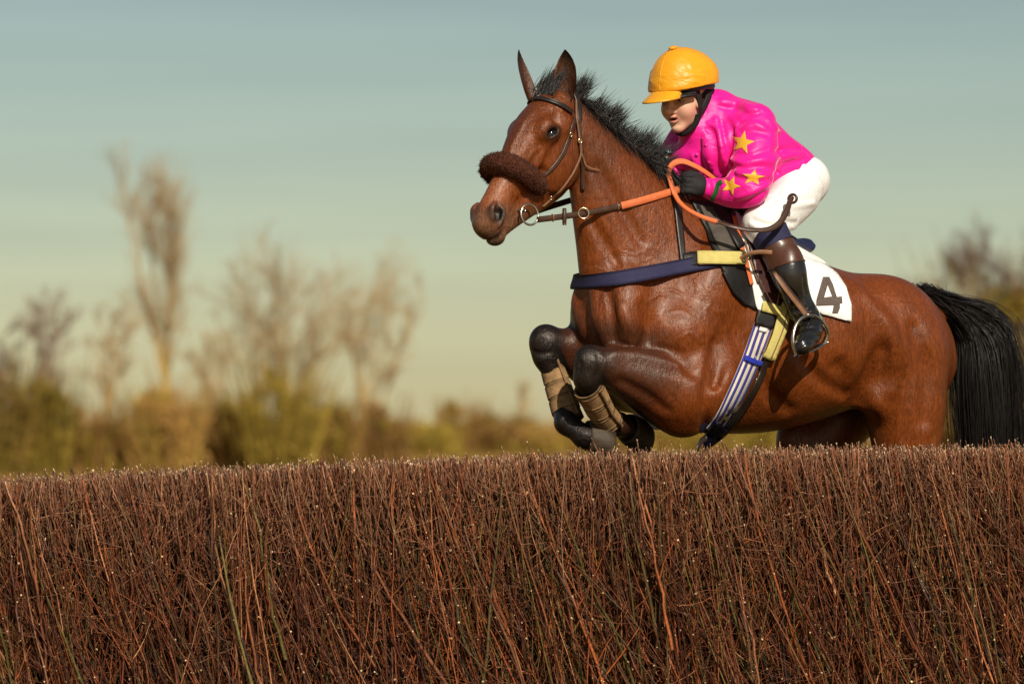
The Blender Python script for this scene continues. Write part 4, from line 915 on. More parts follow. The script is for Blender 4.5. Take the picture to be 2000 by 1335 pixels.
# number cloth
cl = [(1434, 418), (1446, 480), (1462, 540), (1474, 598), (1486, 622), (1512, 604), (1536, 626), (1562, 606), (1600, 612), (1630, 620), (1660, 628), (1660, 596), (1650, 564), (1632, 538), (1610, 520), (1586, 512), (1540, 494), (1480, 450)]
nc = thing('number_cloth', 'white saddle cloth bearing a grey number 4 behind the rider\'s boot', 'saddle cloth', tuple(HP(1560, 560)))
V, F = both(patch(hbvh, cl, .011, 6.0, .003)); V = V + A3((0, 0, 0)); cb = bvh(V, F)
g_ = []
for px in np.linspace(1470, 1570, 16):
    for lat in np.linspace(-.25, .25, 17):
        p = HP(px, 500, 0) + NV * lat; h_ = hbvh.ray_cast(Vector((p[0], p[1], 3)), Vector((0, 0, -1))); g_.append(np.array(h_[0]) + ZV * .011)
g_ = np.array(g_); q_ = quadgrid(16, 17); Vd = np.vstack([g_ + ZV * .003, g_]); Fd = [tuple(x) for x in q_] + [tuple(x[::-1] + 272) for x in q_]
for i in range(15):
    for j in (0, 16): Fd.append((i * 17 + j, (i + 1) * 17 + j, (i + 1) * 17 + j + 272, i * 17 + j + 272))
for j in range(16):
    for i in (0, 15): Fd.append((i * 17 + j, i * 17 + j + 1, i * 17 + j + 273, i * 17 + j + 272))
V, F = join([(V, F), (Vd, Fd)]); cloth = mesh_obj('cloth', V, F, M_CLOTH, nc)
num = [[(1607, 541), (1614, 541), (1616, 556), (1609, 581), (1594, 586)], [(1614, 541), (1619, 541), (1626, 555), (1634, 580), (1625, 579), (1616, 556)],
       [(1594, 586), (1609, 581), (1625, 579), (1634, 580), (1644, 579), (1645, 592), (1640, 593), (1628, 596), (1594, 597)], [(1628, 596), (1640, 593), (1640, 602), (1636, 612), (1625, 612)]]
V, F = join([patch(cb, p, .0012, 3.0, .0012) for p in num])
import bmesh
o = mesh_obj('numeral', V, F, M_NUM, cloth); bm = bmesh.new(); bm.from_mesh(o.data); bmesh.ops.remove_doubles(bm, verts=bm.verts, dist=.0004); bm.to_mesh(o.data); bm.free()
V, F = strap_on(cb, [(1604, 611), (1630, 618), (1655, 625)], 2, .0005, .0012, 20); mesh_obj('hem', V, F, M_CLOTH, cloth)

# pads in front of the saddle
pd = thing('wither_pad', 'black and grey padded cloth in front of the saddle flap', 'saddle pad', tuple(HP(1420, 480)))
V, F = both(patch(hbvh, [(1346, 392), (1400, 398), (1440, 408), (1462, 470), (1478, 540), (1476, 606), (1450, 592), (1430, 572), (1414, 540), (1398, 500), (1376, 448)], .006, 6, .006)); pad = mesh_obj('pad', V, F, M_PADB, pd); pb = bvh(V, F)
V, F = patch(pb, [(1366, 402), (1395, 406), (1414, 440), (1438, 490), (1406, 492), (1386, 446)], .001, 5, .005); mesh_obj('panel', V, F, M_PADG, pd)
V, F = strap_on(pb, [(1398, 404), (1420, 440), (1446, 484)], 14, .001, .012, 16); mesh_obj('roll', V, F, M_PADB, pd)
V, F = strap_on(pb, [(1414, 530), (1434, 570), (1460, 596)], 6, .001, .004, 16); mesh_obj('binding', V, F, M_PADB, pd)

# saddle
sdl = thing('racing_saddle', 'small maroon racing saddle with orange edging under the jockey', 'saddle', tuple(HP(1510, 470)))
fl = [(1446, 402), (1476, 420), (1506, 440), (1530, 470), (1534, 520), (1528, 570), (1518, 602), (1508, 604), (1492, 588), (1472, 545), (1456, 490), (1448, 450)]
V, F = both(patch(hbvh, fl, .020, 6, .006)); flap = mesh_obj('flap', V, F, M_FLAP, sdl); fb = bvh(V, F)
V, F = strap_on(fb, [(1526, 520), (1523, 565), (1516, 600)], 3, .0015, .002, 16); mesh_obj('welt', V, F, M_TAN, sdl)
V, F = strap_on(fb, [(1456, 470), (1468, 512), (1482, 552)], 3, .0015, .002, 16); mesh_obj('welt', V, F, M_TAN, sdl)
Se = Field(HP(1510, 460) - .4, HP(1510, 460) + .4, .005)
Se.ellchain([HP(1448, 410), HP(1480, 432), HP(1520, 466), HP(1556, 486), HP(1566, 482)], [ZV] * 5, [NV] * 5, [.035, .028, .026, .024, .022], [.06, .080, .095, .095, .085], .03, 50, .0)
Se.ellchain([HP(1558, 478), HP(1566, 473)], [ZV] * 2, [NV] * 2, [.020, .016], [.075, .06], .02, 8, .02)
V, F = Se.mesh(smooth=3); mesh_obj('seat', V, F, M_SEAT, sdl)
V, F = tube([HP(1520, 494, .12), HP(1556, 500, .12), HP(1570, 497, .06), HP(1572, 497, 0), HP(1570, 497, -.06), HP(1556, 500, -.12)], [.009, .010, .011, .010, .011, .009], 8, n=30); mesh_obj('edging', V, F, M_ORA, sdl)
for pts, w in (([(1432, 424), (1440, 456), (1448, 492)], 8), ([(1452, 500), (1458, 526), (1466, 556)], 7)):
    V, F = strap_on(pb, pts, w, .006, .003, 16); mesh_obj('edging', V, F, M_ORA, sdl)

# girth
gi = thing('girth', 'blue and cream striped girth running from yellow tabs down behind the foreleg', 'girth', tuple(HP(1440, 740)))
gpath = [(1491, 634), (1474, 680), (1456, 724), (1432, 776), (1408, 820), (1388, 842)]; gw = [38, 37, 36, 34, 30, 24]
base_ = strap_on(hbvh, gpath, gw, .004, .004, 60)
un = []
for lat in np.linspace(-.24, .24, 21):                                        # under the belly
    row = []
    for px in (1368, 1376, 1384, 1394):
        p = HP(px, 900, lat); h = hbvh.ray_cast(Vector((p[0], p[1], .2)), Vector((0, 0, 1))); row.append(np.array(h[0]) - ZV * .006 if h[0] is not None else p)
    un.append(row)
un = np.array(un); Vu = np.vstack([un.reshape(-1, 3), (un + ZV * .003).reshape(-1, 3)]); qd = quadgrid(21, 4); Fu = [tuple(x) for x in qd] + [tuple(x[::-1] + 84) for x in qd]
web = mesh_obj('webbing', *base_, M_CREAM, gi); mesh_obj('webbing', *mirr_mesh(*base_), M_CREAM, gi); mesh_obj('belly_band', Vu, Fu, M_NAVYW, gi)
def offset_path(path, w, u):                                                # parallel lines of the web
    P = catmull(path, 14); T = np.gradient(P, axis=0); T /= np.linalg.norm(T, axis=1, keepdims=True); W_ = np.interp(np.linspace(0, 1, 14), np.linspace(0, 1, len(w)), w)
    return [tuple(q) for q in P + np.stack([-T[:, 1], T[:, 0]], 1) * (W_ * u)[:, None]]
for u, w in ((.46, 3.4), (.40, 1.2), (.20, 4.5), (.13, 1.2), (-.10, 4.2), (-.17, 1.2), (-.38, 3.2)):
    V, F = strap_on(hbvh, offset_path(gpath, gw, u), [w, w * .75], .0085, .0010, 50); mesh_obj('stripe', V, F, M_BLUE, web)
V, F = patch(hbvh, [(1485, 589), (1522, 601), (1517, 618), (1481, 608)], .026, 5, .004); mesh_obj('yellow_tab', V, F, M_YEL, gi)
V, F = patch(hbvh, [(1524, 588), (1540, 606), (1531, 645), (1507, 703), (1487, 692), (1503, 652), (1514, 612)], .024, 5, .004); tb2 = bvh(V, F); mesh_obj('yellow_tab', V, F, M_YEL, gi)
for pts in ([(1526, 594), (1516, 618), (1505, 654), (1490, 690)], [(1538, 606), (1528, 646), (1506, 700)]):
    V, F = strap_on(tb2, pts, 2.2, .0015, .0012, 20); mesh_obj('stitched_edge', V, F, M_TAN, gi)
V, F = patch(hbvh, [(1477, 605), (1513, 614), (1506, 642), (1471, 633)], .012, 5, .008); mesh_obj('black_sleeve', V, F, M_PADB, gi)
V, F = strap_on(hbvh, [(1507, 672), (1496, 702), (1478, 740), (1452, 788), (1424, 828), (1398, 852), (1374, 868)], [11, 12, 12, 11, 10, 9], .014, .004, 50); bs_ = mesh_obj('buckle_strap', V, F, M_LEAD, gi); sb_ = bvh(V, F)
for x_, y_ in ((1478, 740), (1468, 757), (1457, 776), (1446, 794), (1436, 810)):
    h, n_ = cast(sb_, x_, y_)
    if h is not None: V, F = uvsphere(h, .0034, nu=6, nv=8); mesh_obj('eyelet', V, F, M_STEEL, bs_)
V, F = strap_on(hbvh, [(1450, 700), (1467, 706), (1487, 708)], [10, 10], .012, .005, 14); mesh_obj('keeper', V, F, M_KEEP, gi)
V, F = patch(hbvh, [(1482, 636), (1497, 640), (1494, 649), (1479, 645)], .012, 3, .002); mesh_obj('tag', V, F, M_CLOTH, gi)
V, F = strap_on(hbvh, [(1408, 824), (1392, 842), (1372, 858)], [25, 19], .015, .006, 14); mesh_obj('keeper', V, F, M_NAVYW, gi)
V, F = tube([HP(1380, 855, .2), HP(1370, 862, .21), HP(1364, 872, .22), HP(1361, 884, .22)], [.010, .010, .009, .006], 8, n=14, flat=.4); mesh_obj('strap_end', V, F, M_LEAD, gi)

# breast girth: a band round the front of the chest
bg_ = thing('breast_girth', 'navy breast girth with a yellow panel across the chest of the horse', 'breast girth', tuple(HP(1300, 520)))
p0 = HP(1152, 540); p1 = HP(1335, 512, .22) - .22 * NV; uu = norm(p0 - p1); vv = norm(np.cross(uu, NV)); vv = vv if vv[2] > 0 else -vv
cen = HP(1345, 510); rows = []
for a in np.linspace(math.radians(86), math.radians(-100), 90):
    d = norm(uu * math.cos(a) + NV * math.sin(a)); pr = []
    for w in np.linspace(-.027, .027, 5):
        h = hbvh.ray_cast(Vector(cen + vv * w + d * .9), Vector(-d)); pr.append(np.array(h[0]) if h[0] is not None else cen + d * .25)
    rows.append((pr, d))
Dn = np.array([r_[1] for r_ in rows]); B0 = np.array([r_[0] for r_ in rows]); ctr = cen[None, None] + vv[None, None] * np.linspace(-.027, .027, 5)[None, :, None]
rad = ((B0 - ctr) * Dn[:, None]).sum(-1); rm = np.pad(rad, ((3, 3), (0, 0)), 'edge'); rm = np.max([rm[k_:k_ + 90] for k_ in range(7)], 0); rm = np.pad(rm, ((0, 0), (1, 1)), 'edge'); rm = .4 * rm[:, 1:-1] + .6 * np.max([rm[:, k_:k_ + 5] for k_ in range(3)], 0)
rm = np.pad(rm, ((5, 5), (0, 0)), 'edge'); rm = np.mean([rm[k_:k_ + 90] for k_ in range(11)], 0)
top = ctr + Dn[:, None] * (rm[..., None] + .007); bot = ctr + Dn[:, None] * (rm[..., None] + .002)
qd = quadgrid(90, 5); n1 = 450; F = [tuple(x[::-1]) for x in qd] + [tuple(x + n1) for x in qd]
for i in range(89):
    for j in (0, 4): F.append((i * 5 + j, (i + 1) * 5 + j, (i + 1) * 5 + j + n1, i * 5 + j + n1))
V = np.vstack([top.reshape(-1, 3), bot.reshape(-1, 3)]); mesh_obj('band', V, F, M_NAVYW, bg_)
V, F = strap_on(hbvh, [(1333, 512), (1350, 510.5), (1372, 509.5)], 27, .018, .004, 14); mesh_obj('end_sleeve', V, F, M_PADB, bg_)
V, F = strap_on(hbvh, [(1364, 510), (1400, 508.5), (1446, 506.5)], 25, .026, .004, 20); yb = bvh(V, F); mesh_obj('yellow_panel', V, F, M_YEL, bg_)
for dy in (-9.5, 6.5):
    V, F = strap_on(yb, [(1365, 510 + dy), (1400, 508.5 + dy), (1445, 506.5 + dy)], 2, .0015, .0012, 16); mesh_obj('stitched_edge', V, F, M_TAN, bg_)
V, F = strap_on(yb, [(1384, 498), (1387, 506), (1391, 515)], 6, .006, .003, 10); mesh_obj('keeper', V, F, M_LEAD, bg_)
h, n_ = cast(hbvh, 1440, 507); c_ = h + n_ * .034
def ring(c, n_, r, rt, sx=1.0, k=28, up=ZV):
    u = norm(np.cross(up, n_)); v = np.cross(n_, u); a = np.linspace(0, 2 * np.pi, k, endpoint=False)
    P = A3(c) + np.cos(a)[:, None] * u * r * sx + np.sin(a)[:, None] * v * r; P = np.vstack([P, P[:1]]); V, F = tube(P, rt, 8, cap=False); return V, F
V, F = ring(c_, n_, .016, .0035, .8); bk = mesh_obj('buckle', V, F, M_STEEL, bg_)
V, F = tube([c_ - NV * 0 + A3((-.025, 0, 0)), c_ + A3((.02, -.002, .0))], .004, 8); mesh_obj('prong', V, F, M_BRASS, bk)
V, F = tube([HP(1446, 506, .32), HP(1462, 496, .345), HP(1484, 492, .36), HP(1508, 493, .37)], .009, 8, n=16, flat=.28, up=NV); mesh_obj('strap_end', V, F, M_TAN, bg_)
VF = (strap_on(hbvh, [(1318, 384), (1321, 410), (1326, 455), (1331, 500), (1333, 524)], [13, 14, 13, 11, 9], .010, .004, 40)); mesh_obj('neck_strap', *VF, M_LEAD, bg_); mesh_obj('neck_strap', *mirr_mesh(*VF), M_LEAD, bg_)
# bridle
br = thing('bridle', 'dark leather bridle with a brown sheepskin noseband on the horse', 'bridle', tuple(HH(.2)))
def head_loop(t0, tilt, w, a0, a1, off, th, n=44, fo=-.06):
    c = HH(t0, fo); u = norm(HF + tilt * HT); rows = []
    for a in np.linspace(math.radians(a0), math.radians(a1), n):
        d = norm(u * math.cos(a) + HL * math.sin(a)); pr = []
        for x in np.linspace(-w / 2, w / 2, 4):
            h = hbvh.ray_cast(Vector(c + HT * x + d * .4), Vector(-d)); pr.append((np.array(h[0]) if h[0] is not None else c + d * .08))
        rows.append((pr, d))
    D = np.array([r[1] for r in rows])[:, None]; B_ = np.array([r[0] for r in rows]); B_ = np.stack([np.stack([np.convolve(np.pad(B_[:, j, c_], 3, 'edge'), np.ones(7) / 7, 'valid') for c_ in range(3)], 1) for j in range(4)], 1)
    top, bot = B_ + D * (off + th), B_ + D * off; q = quadgrid(n, 4); m_ = n * 4; F = [tuple(x) for x in q] + [tuple(x[::-1] + m_) for x in q]
    for i in range(n - 1):
        for j in (0, 3): F.append((i * 4 + j, (i + 1) * 4 + j, (i + 1) * 4 + j + m_, i * 4 + j + m_))
    return np.vstack([top.reshape(-1, 3), bot.reshape(-1, 3)]), F
V, F = head_loop(.040, .16, .018, -112, 116, .008, .005, fo=-.05); mesh_obj('browband', V, F, M_LEAD, br)
V, F = strap_on(hbvh, [(1121, 182), (1127, 200), (1130, 226), (1128, 244)], 9, .006, .004, 16); mesh_obj('headpiece', V, F, M_LEAD, br)
V, F = strap_on(hbvh, [(1127, 214), (1118, 240), (1110, 268), (1098, 300), (1078, 328), (1058, 348)], [6, 7, 8, 7, 6], .006, .004, 40); mesh_obj('cheekpiece', V, F, M_LEA, br)
V, F = strap_on(hbvh, [(1129, 228), (1131, 262), (1133, 300), (1138, 340), (1140, 372)], [6, 7, 7, 7], .006, .004, 30); mesh_obj('throatlatch', V, F, M_LEA, br)
V, F = strap_on(hbvh, [(1121, 196), (1122, 232), (1128, 268), (1130, 300), (1118, 332), (1098, 362), (1074, 386), (1056, 402)], [2.6, 2.6, 3.4, 3.4, 4, 4], .011, .003, 60); mesh_obj('bit_strap', V, F, M_TAN, br)
V, F = strap_on(hbvh, [(1130, 300), (1138, 316), (1152, 328), (1168, 333)], [4, 3, 2], .012, .003, 24); mesh_obj('strap_end', V, F, M_TAN, br)
for x_, y_, r_ in ((1129, 276, .010), (1110, 262, .009), (1072, 384, .008)):
    h, n_ = cast(hbvh, x_, y_)
    if h is not None: V, F = ring(h + n_ * .014, n_, r_, .0026, .7); mesh_obj('buckle', V, F, M_BRASS, br)
# sheepskin
sp = [HH(.352, -.135, .052), HH(.358, -.09, .074), HH(.364, -.03, .078), HH(.370, .025, .058), HH(.376, .052, .020), HH(.380, .050, -.030), HH(.382, .020, -.066), HH(.376, -.04, -.078), HH(.366, -.10, -.066)]
Sh = Field(np.min(sp, 0) - .08, np.max(sp, 0) + .08, .004); Sh.chain(sp, [.029, .036, .039, .041, .041, .040, .039, .036, .031], .0, n=60)
v_, q_ = Sh.mesh(smooth=1); n_ = vnormals(v_, q_); v_ = v_ + n_ * (.0055 * fbm(v_ * 75, 3))[:, None]
M_WOOL = mat('brown_sheepskin', (.075, .026, .015), .95, .35, 90, 160, .6, .006, .05, sheen=.05); nb = mesh_obj('noseband', v_, q_, M_WOOL, br)
nf = 9000; pick = rng.integers(0, len(v_), nf); b0 = v_[pick]; dn_ = n_[pick] + rng.normal(0, .5, (nf, 3)); tt = np.linspace(0, 1, 4)
P = b0[:, None] + rng.uniform(.002, .0055, (nf, 1, 1)) * (dn_[:, None] * tt[None, :, None] + rng.normal(0, .5, (nf, 1, 3)) * (tt ** 2)[None, :, None])
V, F, Cc = strands(P, np.outer(rng.uniform(.0007, .0013, nf), 1 - .7 * tt), 3); w_ = mesh_obj('wool', V, F, M_WOOL, nb); w_['kind'] = 'stuff'
# bit: rings on both sides joined by the mouthpiece
bc_ = {}
for sg in (1, -1):
    c_ = HH(.478, -.140, sg * .070); nrm_ = norm(HL * sg + .25 * HF); V, F = ring(c_, nrm_, .040, .0042, .92); bc_[sg] = c_; mesh_obj('bit_ring', V, F, M_STEEL, br)
V, F = tube([bc_[1] + HF * .03, HH(.480, -.105, .0), bc_[-1] + HF * .03], .007, 10, n=12); mesh_obj('mouthpiece', V, F, M_STEEL, br)

# reins
rn_ = thing('reins', 'brown and orange rubber reins looping from the bit past the jockey\'s hands', 'reins', tuple(HP(1230, 390)))
def clear(P, b_, off):                                                        # keep a strap outside a surface
    out = []
    for p in P:
        x, y = to_px(p); h, n_ = cast(b_, x, y); q = p.copy()
        if h is not None and p[1] > h[1] - off: q = PX(x, y, h[1] - off)
        out.append(q)
    return np.array(out)
h0 = bc_[1] + HL * .012 - HF * .034
hand_in = HP(1338, 366, .100)
path = clear(np.linspace(0, 1, 40)[:, None] * (hand_in - h0) + h0 + np.stack([0 * np.linspace(0, 1, 40), 0 * np.linspace(0, 1, 40), -.018 * np.sin(np.linspace(0, 1, 40) * np.pi)], 1), hbvh, .014)
sp_ = next(i for i, p in enumerate(path) if to_px(p)[0] > 1214)
V, F = tube(path[:sp_ + 1], .0125, 8, flat=.9, up=NV) ; V, F = tube(path[:sp_ + 1], .0115, 8, up=NV, flat=.32); mesh_obj('leather_rein', V, F, M_LEA, rn_)
V, F = tube(path[sp_:], [.015] * (len(path) - sp_), 8, up=NV, flat=.34); mesh_obj('rubber_grip', V, F, M_ORA, rn_)
def at_x(px): return min(path, key=lambda p: abs(to_px(p)[0] - px))
V, F = ring(at_x(1139) - A3((0, .012, 0)), A3((.1, -1, 0)), .020, .0035); mesh_obj('rein_ring', V, F, M_BRASS, rn_)
V, F = tube([at_x(1101) + A3((0, -.004, .030)), at_x(1101) + A3((0, -.006, 0)), at_x(1101) + A3((0, -.004, -.034))], [.008, .010, .008], 8, n=10); mesh_obj('rein_stop', V, F, M_LEA, rn_)
for px_ in (1080, 1206):
    V, F = ring(at_x(px_), norm(at_x(px_ + 8) - at_x(px_ - 8)), .0135, .0022, .5, 20); mesh_obj('keeper', V, F, M_TAN, rn_)
fr0 = bc_[-1] - HL * .01 - HF * .03; fh = HP(1276, 348, -.09)
V, F = tube(np.linspace(0, 1, 20)[:, None] * (fh - fr0) + fr0 - np.outer(np.sin(np.linspace(0, 1, 20) * np.pi), NV) * .09, .012, 8, up=NV, flat=.3); mesh_obj('leather_rein', V, F, M_LEA, rn_)
V, F = tube([HP(1320, 384, .12), HP(1312, 362, .10), HP(1306, 338, .085), HP(1314, 321, .09), HP(1332, 315, .10), HP(1355, 323, .11), HP(1378, 336, .115), HP(1402, 354, .10)], .0125, 8, n=50, up=NV + .6 * ZV, flat=.36); mesh_obj('rubber_grip', V, F, M_ORA, rn_)
V, F = tube([HP(1292, 328, -.01), HP(1302, 338, .03), HP(1309, 356, .06), HP(1318, 380, .085)], [.008, .014, .015, .010], 8, n=24, up=NV + .3 * ZV, flat=.3); mesh_obj('rubber_grip', V, F, M_ORA, rn_)
V, F = tube([HP(1318, 380, .12), HP(1328, 396, .155), HP(1346, 411, .20), HP(1372, 424, .25), HP(1402, 434, .30)], .0105, 10, n=40, flat=.75, up=NV); mesh_obj('rubber_grip', V, F, M_ORA, rn_)
bt2 = [HP(1400, 433, .30), HP(1430, 442, .345), HP(1466, 449, .375), HP(1500, 448, .39), HP(1522, 436, .39), HP(1536, 414, .375), HP(1542, 396, .355), HP(1548, 384, .345)]
V, F = tube(bt2, [.0085, .009, .010, .011, .012, .012, .012, .009], 8, n=60, flat=.4, up=NV + .3 * ZV); mesh_obj('rein_end', V, F, M_LEA, rn_)
V, F = ring(HP(1548, 388, .35), norm(A3((-.35, -1, .15))), .0165, .0055); mesh_obj('rein_buckle', V, F, M_LEA, rn_)

# whip in the far hand
wh = thing('whip', 'short black whip with a silver cap held upright in the jockey\'s right hand', 'whip', tuple(HP(1295, 330, -.05)))
w0, w1 = HP(1304, 300, .02), HP(1282, 352, -.05); dw = norm(w1 - w0)
V, F = tube([w0, w0 + dw * .20], [.011, .010], 12); mesh_obj('grip', V, F, M_LEAD, wh)
V, F = tube([w0 + dw * .2, w0 + dw * .62], [.006, .003], 8); mesh_obj('shaft', V, F, M_LEAD, wh)
cap_dir = norm(-dw + A3((.1, -1.2, .1)))
V, F = tube([w0 + dw * .012, w0 - dw * .004, w0 - dw * .010], [.018, .020, .017], 18); cp = mesh_obj('cap', V, F, M_STEEL, wh)
V, F = uvsphere(w0 - dw * .010, (.014, .014, .006), (np.cross(dw, NV), np.cross(dw, np.cross(dw, NV)), dw), 10, 16); mesh_obj('cap_badge', V, F, mat('badge', (.16, .22, .30), .2, .5, 200, 50, 0, metal=.6), cp)
V, F = tube([w0 + dw * .014, w0 + dw * .026], [.0165, .014], 16); mesh_obj('band', V, F, mat('teal_band', (.05, .36, .36), .4), wh)

# stirrups
def stirrup(sg):
    B = (lambda px, py, l: HP(px, py, l)) if sg > 0 else (lambda px, py, l: mirror(HP(px, py, l)))
    t = thing('stirrup', ('steel stirrup iron round the toe of the near boot, hung on a tan leather' if sg > 0 else 'far stirrup on the hidden side of the horse, round the jockey\'s right boot'), 'stirrup', tuple(B(1575, 640, 0.398)), 'stirrups of the saddle')
    V, F = tube([B(1512, 532, .392), B(1532, 562, .415), B(1556, 592, .422), B(1576, 617, .430)], [.0095, .0095, .010, .011], 8, n=16, flat=.3, up=NV if sg > 0 else -NV); mesh_obj('leather', V, F, M_TAN, t)
    V, F = tube([B(1519, 536, .380), B(1540, 564, .400), B(1564, 594, .408), B(1582, 616, .420)], [.007, .008, .008, .009], 8, n=16, flat=.3, up=NV if sg > 0 else -NV); mesh_obj('leather', V, F, M_LEA, t)
    ap = B(1578, 614, 0.433)
    L_ = [ap, B(1562, 624, 0.438), B(1552, 642, 0.443), B(1549, 666, 0.448), B(1556, 694, 0.448)]; R_ = [ap, B(1594, 618, 0.428), B(1608, 632, 0.413), B(1616, 650, 0.398), B(1612, 668, 0.388)]
    V, F = join([tube(L_, [.0065, .007, .0072, .0075, .0085], 10, n=26), tube(R_, [.0065, .007, .0075, .010, .012], 10, n=26)]); mesh_obj('iron', V, F, M_STEEL, t)
    V, F = tube([L_[-1], (L_[-1] + R_[-1]) / 2 - ZV * .006, R_[-1]], .017, 8, n=12, flat=.35, up=ZV); mesh_obj('tread', V, F, M_STEEL, t)
    V, F = tube([ap + A3((-.016, 0, -.004)), ap + A3((.016, 0, -.004))], .006, 8); mesh_obj('eye', V, F, M_STEEL, t)
stirrup(1); stirrup(-1)

# tendon boots on the fore legs
M_TEND = mat('muddy_tan_boot', (.185, .112, .054), .9, .45, 26, 130, .5, .006, .15); M_TSTR = mat('tan_boot_strap', (.27, .16, .076), .85, .35, 30, 160, .4, .004, .15)
def cuff(P, a, b, th, rot, n=26, k=28, wob=.002):
    P = catmull(P, n); a = np.interp(np.linspace(0, 1, n), np.linspace(0, 1, len(a)), a); b = np.interp(np.linspace(0, 1, n), np.linspace(0, 1, len(b)), b)
    T = np.gradient(P, axis=0); T /= np.linalg.norm(T, axis=1, keepdims=True); ang = np.linspace(0, 2 * np.pi, k, endpoint=False); out = []
    for s_ in (1, 0):
        for i in range(n):
            u = norm(rot - T[i] * (rot @ T[i])); w = np.cross(T[i], u); ra, rb = a[i] + th * s_, b[i] + th * s_
            out.append(P[i] + np.cos(ang)[:, None] * u * ra + np.sin(ang)[:, None] * w * rb)
    V = np.vstack(out); V = V + (wob * np.stack([fbm(V * 22 + 9 * c, 2) for c in range(3)], 1)); q = quadgrid(n, k, False, True); m_ = n * k
    F = [tuple(x) for x in q] + [tuple(x[::-1] + m_) for x in q]
    for i in (0, n - 1):
        for j in range(k): r_ = (i * k + j, i * k + (j + 1) % k, i * k + (j + 1) % k + m_, i * k + j + m_); F.append(r_[::-1] if i == 0 else r_)
    return V, F
def tendon_boot(label, P, a, b, straps, rot):
    t = thing('tendon_boot', label, 'horse boot', tuple(P[1]), 'boots on the forelegs'); V, F = cuff(P, a, b, .006, rot); sh_ = mesh_obj('shell', V, F, M_TEND, t)
    Pc = catmull(P, 60)
    for s0, s1 in straps:
        i0, i1 = int(s0 * 59), int(s1 * 59); f = lambda x: np.interp(np.linspace(s0, s1, 4), np.linspace(0, 1, len(x)), x) + .0055
        V, F = cuff(Pc[i0:i1 + 1], f(a), f(b), .0035, rot, 8, 28, .0008); mesh_obj('strap', V, F, M_TSTR, t)
    c = catmull(P, 20); i_ = np.linspace(0, 1, 20); aa = np.interp(i_, np.linspace(0, 1, len(a)), a); R_ = []
    T = np.gradient(c, axis=0); T /= np.linalg.norm(T, axis=1, keepdims=True)
    for i in range(20): u = norm(rot - T[i] * (rot @ T[i])); w = np.cross(T[i], u); R_.append(c[i] + (u * .62 + (w if w[1] < 0 else -w) * .78) * (aa[i] + .012))
    V, F = tube(R_, .006, 8, n=30, flat=.8); mesh_obj('ridge', V, F, M_TEND, t)
tendon_boot('muddy tan tendon boot on the leading far foreleg, left of the other', [HP(1074, 706, -.15), HP(1086, 742, -.132), HP(1099, 782, -.105), HP(1113, 822, -.065)], [.036, .042, .046, .052], [.036, .040, .042, .046], ((.16, .36), (.42, .60), (.66, .84)), A3((1, 0, .35)))
tendon_boot('muddy tan tendon boot on the near foreleg, partly behind the other hoof', [HP(1148, 756, .135), HP(1161, 778, .11), HP(1174, 802, .075), HP(1194, 824, .045)], [.052, .048, .046, .046], [.046, .044, .042, .042], ((.10, .36), (.42, .64), (.70, .92)), A3((1, 0, .35)))
# ------------------------------------------------------------------ birch brush fence
FR = np.random.default_rng(21)
_top = [(-700, 968), (-300, 950), (0, 937), (150, 929), (300, 922), (500, 913), (700, 903), (1000, 893), (1250, 884), (1500, 879), (2000, 873), (2400, 868), (2700, 866)]
def f_y(px): return np.interp(px, [-700, 2700], [-.98, -.46])
def front(px): return (px - 1000) * (CAM_D + f_y(px)) / FPX
_gx = np.linspace(-700, 2700, 300); _gX = front(_gx); _gz = CAM_H + (HOR - np.interp(_gx, [p[0] for p in _top], [p[1] for p in _top])) * (CAM_D + f_y(_gx)) / FPX
def top_z(X): return np.interp(X, _gX, _gz)
def front_y(X): return np.interp(X, _gX, f_y(_gx))
X_LO, X_HI = -2.75, 3.0
fence = thing('brush_fence', 'long birch brush steeplechase fence filling the foreground, clipped level on top', 'fence', (0, float(front_y(0)) + .25, 0))
BARK = np.array([(.150, .038, .012), (.105, .025, .008), (.175, .056, .018), (.21, .088, .034), (.075, .018, .007), (.185, .046, .010)]) * np.array((.78, .84, 1.0))
MOSS = np.array([(.085, .070, .016), (.11, .085, .020), (.075, .055, .018)])
TIP = np.array([(.40, .180, .098), (.32, .130, .070), (.50, .27, .155), (.22, .078, .040), (.38, .20, .110)])
CREAM = np.array((.62, .46, .27))
